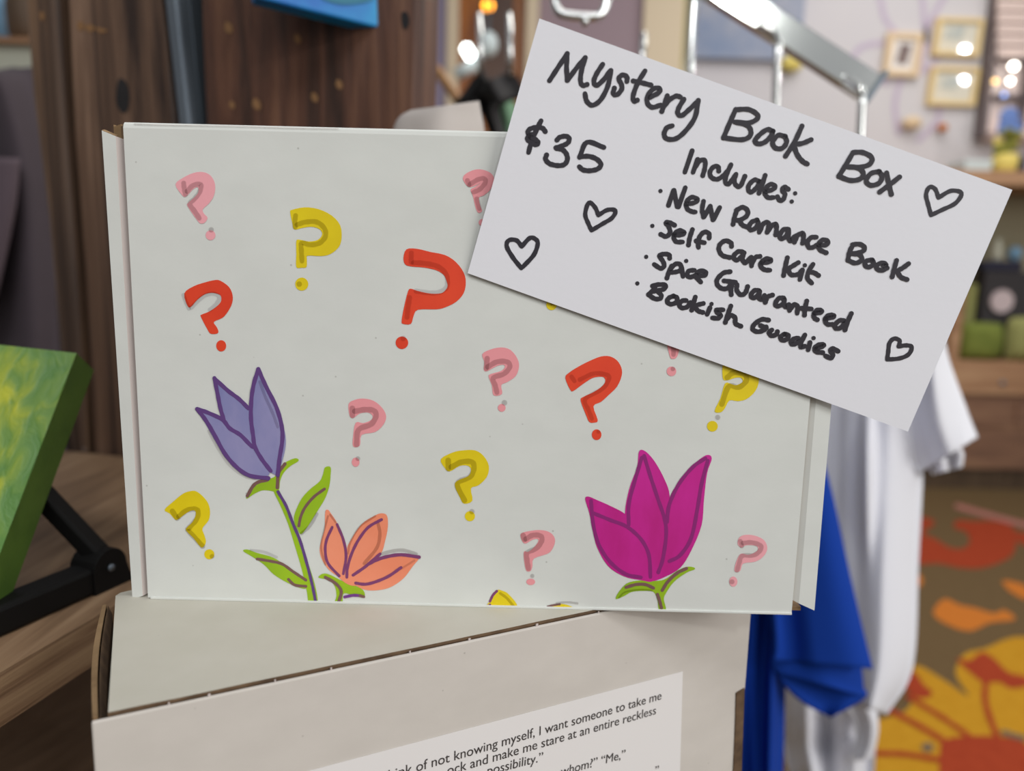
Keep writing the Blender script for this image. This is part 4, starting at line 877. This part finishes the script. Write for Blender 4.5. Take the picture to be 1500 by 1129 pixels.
drawing('flower_drawing', 'magenta tulip drawing at the lower right of the lid', [
    ('f', (G_([(270,1030),(285,990),(340,930),(420,912),(500,915),(580,905),(660,850),(720,825),(765,828),(770,842),(720,862),(640,920),(590,990),(575,1030),(588,1095),(545,1098),(535,1040),(510,985),(440,978),(370,985),(320,1012)]), 'green')),
    ('f', (G_([(75,395),(95,378),(150,400),(240,440),(330,490),(360,550),(440,650),(495,790),(510,912),(420,908),(320,885),(220,820),(150,700),(125,600),(100,480)]), 'magenta')),
    ('f', (G_([(418,90),(460,92),(520,160),(580,270),(612,370),(605,520),(590,700),(560,830),(505,912),(480,760),(430,650),(350,570),(328,480),(355,330),(405,190)]), 'magenta')),
    ('f', (G_([(845,115),(880,135),(850,230),(830,400),(815,560),(750,720),(680,830),(580,890),(500,915),(540,850),(585,740),(595,520),(618,370),(700,250),(770,170)]), 'magenta')),
    ('s', (G_([(112,405),(125,550),(160,680),(230,790),(330,870),(430,892)]), 5.4, 'mag_line')), ('s', (G_([(130,485),(240,530),(340,570),(430,650),(480,750),(490,890)]), 5.4, 'mag_line')),
    ('s', (G_([(435,130),(390,280),(352,430),(352,560)]), 5.4, 'mag_line')), ('s', (G_([(450,120),(490,250),(540,400),(580,520),(590,620),(570,770),(540,860)]), 5.4, 'mag_line')),
    ('s', (G_([(840,135),(760,190),(670,300),(610,430),(595,540)]), 5.4, 'mag_line')), ('s', (G_([(855,150),(815,300),(790,450),(750,640),(680,750),(610,790)]), 5.4, 'mag_line')),
    ('s', (G_([(335,955),(400,937),(460,938),(510,960)]), 4.6, 'brown')), ('s', (G_([(565,975),(600,920),(660,865),(720,835)]), 4.6, 'brown')), ('s', (G_([(535,1000),(548,1040),(560,1085)]), 4.6, 'brown')),
    ('s', (G_([(290,1020),(330,985),(420,970),(500,975)]), 2.5, 'shade'))])
C6 = lambda p: crop(500, 752, 2.994, p)
drawing('flower_drawing', 'yellow petal tips at the bottom edge of the lid', [
    ('f', (C6([(645,411),(650,385),(665,355),(685,335),(705,338),(735,355),(768,411)]), 'yellow')), ('s', (C6([(697,350),(725,370),(752,402)]), 4, 'shade')),
    ('s', (C6([(652,385),(665,358),(682,340)]), 3.6, 'plum')), ('s', (C6([(640,409),(652,400)]), 3.6, 'plum')),
    ('f', (C6([(905,411),(930,402),(960,396),(995,402),(1010,414)]), 'yellow')), ('s', (C6([(905,408),(930,402),(958,398)]), 3, 'brown')), ('s', (C6([(945,393),(990,389),(1035,394)]), 3.4, 'shade'))])

# ---- lower box
e_d = Vector((.8937, .4487, 0)).normalized(); e_n = Vector((e_d.y, -e_d.x, 0)); e_in = -e_n
P0 = on_z(133, 1050, ZB)
best = min(range(180, 320), key=lambda k: abs((lambda p: (p.x*0+((Xc.x)*0)))(P0)) + abs(on_plane(1101, 880, P0, e_n).x-(P0+e_d*k*.001).x))
WL = best*.001; DL = .0885
ZL = ZB-.112
def lb(u, v, z): q = P0+e_d*u+e_in*v; return Vector((q.x, q.y, z))
bx = thing('cardboard_box', 'off white cardboard box lying underneath, with a printed quote on its front', 'box', lb(WL/2, DL/2, ZL))
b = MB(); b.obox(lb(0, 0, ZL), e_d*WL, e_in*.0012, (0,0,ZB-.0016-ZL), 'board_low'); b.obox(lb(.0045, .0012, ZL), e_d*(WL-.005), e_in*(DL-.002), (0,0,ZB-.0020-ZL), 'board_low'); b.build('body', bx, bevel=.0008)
b = MB(); pts = [lb(.0042, .0004, ZB-.0009)]
n = 26
for k in range(n+1): pts.append(lb(.0042+(WL-.005)*k/n, .0004+random.uniform(-.00012, .00012), ZB-.0009))
pts += [lb(WL-.001, DL-.001, ZB-.0016), lb(.010, DL-.001, ZB-.0016), lb(.006, DL-.002, ZB-.0016), lb(.0045, DL-.006, ZB-.0009)]
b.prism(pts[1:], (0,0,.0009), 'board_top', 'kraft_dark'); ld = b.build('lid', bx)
b = MB(); b.obox(lb(.004, .0013, ZB-.0030), e_d*(WL-.006), e_in*.004, (0,0,.0021), 'kraft_dark'); b.build('slot_edge', bx)
for k, u in enumerate((.022, .032, .051, .066, .089, .113, .140, .166)):
    b = MB(); b.obox(lb(u+random.uniform(-.003,.003), .0003, ZB-.0028), e_d*random.uniform(.0004,.0009), e_in*.002, (0,0,.0021), 'crease'); b.build('perforation_tie', ld)
# left side: folded kraft wall, slightly bowed
b = MB(); L1 = [lb(.0003-.0016*math.sin(math.pi*v/12), .0014+(DL-.012)*v/12, 0) for v in range(13)]; L2 = [lb(.0034-.0006*math.sin(math.pi*v/12), .0014+(DL-.012)*v/12, 0) for v in range(13)]
def zz(p, z): return Vector((p.x, p.y, z))
for v in range(12):
    b.hexa([zz(L1[v], ZL+.001), zz(L1[v+1], ZL+.001), zz(L1[v+1].lerp(L2[v+1],.42), ZL+.001), zz(L1[v].lerp(L2[v],.42), ZL+.001)], [zz(L1[v], ZB-.001), zz(L1[v+1], ZB-.001), zz(L1[v+1].lerp(L2[v+1],.42), ZB-.0008), zz(L1[v].lerp(L2[v],.42), ZB-.0008)], 'kraft')
    b.hexa([zz(L1[v].lerp(L2[v],.55), ZL+.001), zz(L1[v+1].lerp(L2[v+1],.55), ZL+.001), zz(L2[v+1], ZL+.001), zz(L2[v], ZL+.001)], [zz(L1[v].lerp(L2[v],.55), ZB-.0012), zz(L1[v+1].lerp(L2[v+1],.55), ZB-.0012), zz(L2[v+1], ZB-.0055), zz(L2[v], ZB-.0055)], 'kraft_dark')
b.build('folded_side', bx)
# right: torn kraft edge
lpf = lambda off: (lambda x, y: on_plane(x, y, P0+e_n*off, e_n))
b = MB(); q = [lpf(.0006)(x, y) for x, y in ((1079,1015),(1091,1008),(1089,1060),(1086,1145),(1074,1145),(1077,1080))]; b.prism(q, e_in*.002, 'kraft_dark'); b.build('torn_edge', bx)
# label sheet
lab = MB(); lp_ = lpf(.0002)
TR = lp_(1000, 983); TLp = lp_(470, 1124); dirv = (TLp-TR).normalized(); TLp = TR+dirv*.150; dn = Vector((0,0,-1)); dn = (dn-dn.dot(dirv)*dirv).normalized()
BRp = TR+(lp_(996, 1129)-TR).normalized()*.055; BLp = TLp+(BRp-TR)
lab.flat = True; lab.prism([TR, TLp, BLp, BRp], e_n*.00012, 'paper'); lo_ = lab.build('printed_label', bx); lo_['label'] = 'white paper slip printed with a quote'
# printed lines
def text_mesh(s):
    c = bpy.data.curves.new('t', 'FONT'); c.body = s; c.size = 1; o = bpy.data.objects.new('t', c); COL.objects.link(o)
    bpy.context.view_layer.update(); dg = bpy.context.evaluated_depsgraph_get(); me = bpy.data.meshes.new_from_object(o.evaluated_get(dg))
    bpy.data.objects.remove(o); xs = [v.co.x for v in me.vertices]; return me, min(xs), max(xs)
def put_line(s, tail, p_tail, p_end, name, scale=None):
    ax = lpf(.0005)(*p_tail); bx_ = lpf(.0005)(*p_end); d = (bx_-ax)
    _, a, c = text_mesh(tail); sc_ = scale or d.length/(c-a); me, a2, c2 = text_mesh(s)
    d.normalize(); up = e_n.cross(d).normalized()
    if up.z < 0: up = -up
    off = Vector(bx.location)+Vector(lo_.location)
    for v in me.vertices: 
        w = bx_+d*((v.co.x-c2)*sc_*1.0)+up*(v.co.y*sc_*1.06); v.co = w-off
    me.materials.clear(); me.materials.append(M['print']); o = bpy.data.objects.new(name, me); COL.objects.link(o); o.parent = lo_; return sc_
S1 = put_line('think of not knowing myself, I want someone to take me', 'knowing myself, I want someone to take me', (665.6,1113.7), (968.8,1024), 'text_line')
put_line('ock and make me stare at an entire reckless', 'and make me stare at an entire reckless', (689,1125.4), (960.8,1045.6), 'text_line')
put_line('possibility.\u201d', 'x', (723,1133), (795,1114.5), 'text_line', S1)
put_line('whom?\u201d \u201cMe,\u201d', 'x', (815,1138), (915.5,1110), 'text_line', S1)
put_line('.\u201d', 'x', (900,1149), (964,1133), 'text_line', S1)
# stand under the boxes, no wider than the lower box
tb_ = thing('display_stand', 'dark wooden pedestal under the lower box, below the picture', 'stand', lb(WL/2, DL/2, 0))
b = MB(); b.obox(lb(.004, .004, ZL-.03), e_d*(WL-.008), e_in*(DL-.008), (0,0,.03), 'table'); b.build('top', tb_, bevel=.002)
b = MB(); b.obox(lb(.06, .02, .02), e_d*(WL-.12), e_in*(DL-.04), (0,0,ZL-.05), 'table'); b.build('column', tb_, bevel=.002)
b = MB(); b.obox(lb(.02, -.03, 0), e_d*(WL-.04), e_in*(DL+.02), (0,0,.02), 'table'); b.build('base', tb_, bevel=.002)

# ================================================================ price card
cq = [(790,27), (1483,278), (1330,632), (685,400)]
# plane: touches the box along the lower left, stands a little proud at the top
cA = on_y(685, 400, Y0-.0012); cB = on_y(1330, 632, Y0-.0016); cC = on_y(790, 27, Y0-.0075)
cn = (cB-cA).cross(cC-cA).normalized()
if cn.y > 0: cn = -cn
cp = lambda off: (lambda x, y: on_plane(x, y, cA+cn*off, cn))
cd = thing('price_card', 'white card hand lettered with a book box price, tilted across the box corner', 'sign', cA)
b = MB(); b.prism([cp(0)(*p) for p in cq], -cn*.0004, 'card'); sheet = b.build('card_sheet', cd)
def letters(name, label, width, jobs):
    b = flat(); k = 0
    for (x0, y0, s, strokes) in jobs:
        for st in strokes:
            mp = cp(.00012+.000004*k); k += 1
            if len(st) == 1: disc(b, crop(x0, y0, s, st)[0], 3.1, mp, 'marker')
            else: stroke(b, crop(x0, y0, s, st), width, mp, 'marker')
    o = b.build(name, sheet); 
    if label: o['label'] = label
T1 = (780, 60, 5); T2 = (1030, 130, 5); T3 = (960, 200, 7.5); T4 = (940, 290, 7.5); T5 = (1100, 290, 6.25); T6 = (920, 380, 7.5); T7 = (1080, 400, 7.5); T8 = (750, 165, 9.375)
letters('title_lettering', 'black handwritten title across the top of the card', 7.3, [
 (*T1, [[(125,290),(190,190),(255,92)], [(255,92),(250,190),(255,288)], [(257,288),(325,195),(387,122)], [(387,122),(360,215),(352,290),(368,325),(400,318)],
        [(515,170),(470,240),(450,295),(470,325),(520,285),(572,215)], [(575,215),(552,330),(500,430),(440,470),(398,440),(385,385)],
        [(692,295),(692,262),(660,248),(632,275),(650,312),(655,350),(622,392),(592,385),(600,345)], [(825,218),(770,310),(738,400),(745,440),(768,433)], [(738,292),(800,305),(868,322)],
        [(862,412),(925,378),(932,348),(890,348),(845,400),(843,455),(880,485),(940,468)], [(988,400),(968,460),(948,515)], [(958,485),(1005,430),(1055,402),(1085,410)], [(1110,425),(1072,490),(1065,530),(1095,545),(1150,500),(1212,440)], [(1215,435),(1190,560),(1120,660),(1050,715),(985,715),(965,680),(985,635),(1025,620)]]),
 (*T2, [[(240,150),(195,250),(150,358)], [(245,152),(330,150),(390,180),(400,215),(340,248),(232,242)], [(235,242),(320,265),(350,305),(340,350),(280,372),(150,358)],
        [(512,310),(470,298),(410,340),(380,382),(405,402),(450,392),(495,350),(512,310)], [(602,348),(550,340),(510,390),(530,432),(580,435),(612,392),(602,348)],
        [(725,272),(670,390),(605,492)], [(792,372),(730,398),(660,408)], [(665,410),(690,480),(730,530),(765,550)],
        [(1100,465),(1050,550),(995,640)], [(1100,465),(1170,465),(1235,500),(1225,548),(1160,572),(1060,570)], [(1060,570),(1140,580),(1175,620),(1150,660),(1080,670),(995,640)],
        [(1290,605),(1230,620),(1195,672),(1230,706),(1290,690),(1312,640),(1290,605)], [(1345,615),(1360,690),(1380,772)], [(1440,645),(1370,700),(1295,755)]])])
letters('price_lettering', 'black handwritten price at the left of the card', 7.3, [
 (*T8, [[(400,110),(340,230),(270,390),(228,545)], [(458,258),(420,212),(340,200),(250,222),(218,270),(250,330),(320,365),(360,410),(330,440),(270,410),(215,370),(222,330),(270,300)],
        [(618,375),(660,335),(740,322),(785,350),(770,410),(700,450),(605,480)], [(615,490),(690,505),(745,560),(762,640),(720,710),(630,725),(520,700),(462,640),(475,580)],
        [(1262,475),(1030,405),(930,610)], [(930,605),(1060,598),(1170,640),(1222,710),(1180,770),(1080,795),(980,785),(925,740)]])])
letters('list_heading_lettering', 'handwritten heading of the list', 7.0, [
 (*T3, [[(405,155),(325,390)], [(465,250),(415,392)], [(432,345),(490,265),(545,262),(545,340),(522,428)], [(698,378),(690,330),(640,332),(600,390),(618,448),(680,468),(745,430),(800,370)], [(832,308),(790,400),(768,490),(800,522),(840,480),(888,412)], [(888,412),(868,480),(890,535),(935,542),(985,435)],
        [(1140,490),(1090,475),(1030,530),(1025,590),(1060,608),(1120,550),(1150,495)], [(1208,425),(1170,540),(1140,620)], [(1210,605),(1290,580),(1318,545),(1270,522),(1215,565),(1203,620),(1240,668),(1300,668)], [(1462,578),(1420,552),(1395,590),(1425,630),(1405,690),(1368,700),(1342,660)]]),
 (*T2, [[(675,765)], [(650,825)]])])
letters('list_line_lettering', 'first handwritten list line', 7.0, [
 (*T3, [[(57,597)], [(145,755),(200,590)], [(205,590),(240,770)], [(255,770),(330,560)], [(340,742),(430,725),(465,690),(400,665),(342,720),(350,790),(400,822),(440,828)], [(530,710),(515,800),(530,882)], [(535,880),(605,762)], [(605,765),(620,850),(635,912)], [(640,908),(708,778)],
        [(900,800),(872,880),(855,962)], [(890,810),(960,775),(1015,812),(1005,870),(940,912),(890,920)], [(920,920),(960,972),(1005,990)], [(1118,915),(1060,938),(1030,990),(1050,1025),(1100,1005),(1130,950),(1118,915)]]),
 (*T5, [[(88,248),(78,312)], [(85,300),(110,240),(150,220),(165,245),(150,312)], [(155,305),(195,250),(232,240),(235,290),(228,335)], [(345,285),(300,288),(265,340),(280,372),(320,350),(348,295)], [(348,295),(345,360),(365,392),(400,350)], [(415,345),(400,405)], [(405,392),(430,340),(478,322),(482,370),(475,412)], [(600,358),(555,360),(520,400),(530,448),(570,450),(612,425)], [(618,430),(690,428),(705,395),(660,382),(622,420),(632,470),(690,500)],
        [(935,430),(905,490),(890,565)], [(930,425),(1000,422),(1042,452),(1020,490),(930,508)], [(930,508),(1000,520),(1015,565),(960,595),(890,568)], [(1112,565),(1060,575),(1045,610),(1080,632),(1125,602),(1112,565)], [(1215,620),(1240,612),(1210,592),(1160,610),(1155,645),(1200,662),(1248,640)], [(1335,570),(1315,640),(1295,720)], [(1445,600),(1390,640),(1335,668)], [(1340,670),(1375,722),(1430,745)]])])
letters('list_line_lettering', 'second handwritten list line', 7.0, [
 (*T4, [[(118,305)], [(362,298),(310,270),(265,270),(300,320),(312,380),(270,422),(210,398)], [(362,405),(430,405),(470,382),(420,355),(368,385),(352,430),(380,478),(450,482)], [(558,345),(530,430),(515,515)], [(742,440),(740,390),(690,372),(640,420),(620,490),(625,542)], [(600,470),(690,490)], [(988,530),(980,490),(920,468),(860,510),(850,570),(890,630),(970,652)], [(1110,590),(1060,588),(1010,640),(1040,682),(1090,650),(1128,600)], [(1122,605),(1108,670),(1140,712),(1195,655)], [(1205,650),(1208,745)], [(1212,722),(1250,652),(1300,640)], [(1320,712),(1398,702),(1422,680),(1370,665),(1312,710),(1310,750),(1350,785),(1410,792)]]),
 (*T5, [[(335,545),(315,630),(300,708)], [(435,590),(370,630),(330,652)], [(342,655),(368,700),(430,698),(470,660)], [(472,658),(450,745)], [(495,615)], [(570,605),(535,660),(518,730),(558,778)], [(545,675),(585,685),(620,708)]])])
letters('list_line_lettering', 'third handwritten list line', 7.0, [
 (*T4, [[(50,645)], [(308,660),(300,622),(240,615),(195,635),(232,690),(248,742),(210,772),(138,728)], [(330,745),(300,810),(278,878)], [(312,778),(378,722),(430,735),(428,790),(370,812),(312,815)], [(440,768),(455,860)], [(490,690)], [(580,792),(520,800),(500,842),(530,868),(590,850)], [(590,852),(690,850),(702,812),(640,800),(592,850)], [(592,860),(650,922)], [(972,808),(900,822),(832,890),(832,950),(880,992),(940,992),(975,955)], [(905,908),(1000,920),(1030,925)], [(1000,920),(982,1000),(985,1060)], [(1050,950),(1045,1010),(1090,1062),(1140,1040),(1165,972)]]),
 (*T7, [[(240,190),(190,190),(150,240),(178,272),(230,240),(250,200)], [(245,212),(240,270),(268,288),(300,255)], [(300,245),(308,322)], [(312,318),(332,262),(388,240)], [(512,272),(460,275),(420,330),(440,362),(500,340),(522,290)], [(515,312),(530,372),(568,345)], [(570,348),(576,410)], [(588,392),(622,345),(662,362),(660,440)], [(765,305),(745,390),(740,460)], [(705,385),(815,392)], [(850,442),(920,430),(925,410),(880,405),(842,450),(850,490),(880,510)], [(970,502),(1060,480),(1050,460),(1000,465),(965,510),(990,558),(1045,562)], [(1178,522),(1130,518),(1080,560),(1080,602),(1130,602),(1192,540)], [(1255,442),(1215,530),(1185,622)]])])
letters('list_line_lettering', 'fourth handwritten list line', 7.0, [
 (*T6, [[(103,262)], [(268,290),(330,275),(410,280),(398,322),(330,340),(258,352)], [(310,282),(272,340),(228,382)], [(320,340),(365,392),(350,430),(290,428),(225,385)], [(500,400),(450,422),(430,462),(470,490),(530,470),(540,422),(500,400)], [(640,450),(600,452),(562,490),(590,530),(650,520),(685,470)], [(740,412),(720,480),(700,555)], [(828,482),(760,500),(725,522)], [(738,530),(775,565),(822,580)], [(900,530),(870,602)], [(918,488)], [(1045,552),(970,555),(992,592),(1020,612),(990,645),(928,640)], [(1130,510),(1098,600),(1070,690)], [(1080,662),(1130,612),(1178,640),(1180,700),(1240,732)]]),
 (*T7, [[(345,515),(270,508),(190,560),(170,612),(220,642),(290,628),(318,590)], [(258,575),(322,602)], [(382,622),(350,652),(380,687),(430,672),(442,642)], [(520,667),(475,702),(500,737),(550,722),(562,682),(520,667)], [(672,712),(620,722),(590,762),(620,782),(680,752)], [(745,677),(702,762),(700,812),(745,800)], [(800,762),(780,842)], [(840,712)], [(870,832),(940,802),(950,785),(900,785),(852,822),(870,862),(940,872)], [(1110,857),(1050,827),(1025,852),(1052,892),(1030,932),(972,907)]])])
def heart(label, w, job): letters('heart_drawing', label, w, [job])
heart('inked heart at the lower left of the card', 6.6, (670, 230, 4.907, [[(463,642),(425,598),(370,598),(355,642),(400,722),(460,798)], [(463,642),(520,582),(560,588),(578,622),(550,702),(470,790)]]))
heart('inked heart right of the lower left heart', 6.4, (500, 0, 3, [[(1130,945),(1115,910),(1088,890),(1072,940),(1085,980),(1100,1012)], [(1130,945),(1170,922),(1205,925),(1190,957),(1150,982),(1100,1012)]]))
heart('inked heart at the right end of the title', 6.4, (1000, 0, 3, [[(1125,868),(1110,830),(1085,822),(1070,855),(1080,900),(1092,945)], [(1125,868),(1180,838),(1226,848),(1200,892),(1140,922),(1092,945)]]))
heart('inked heart at the lower right of the card', 6.4, (1230, 250, 3.763, [[(328,965),(330,935),(300,925),(275,950),(268,1000),(262,1040)], [(325,968),(370,962),(398,972),(380,1012),(330,1034),(262,1040)]]))
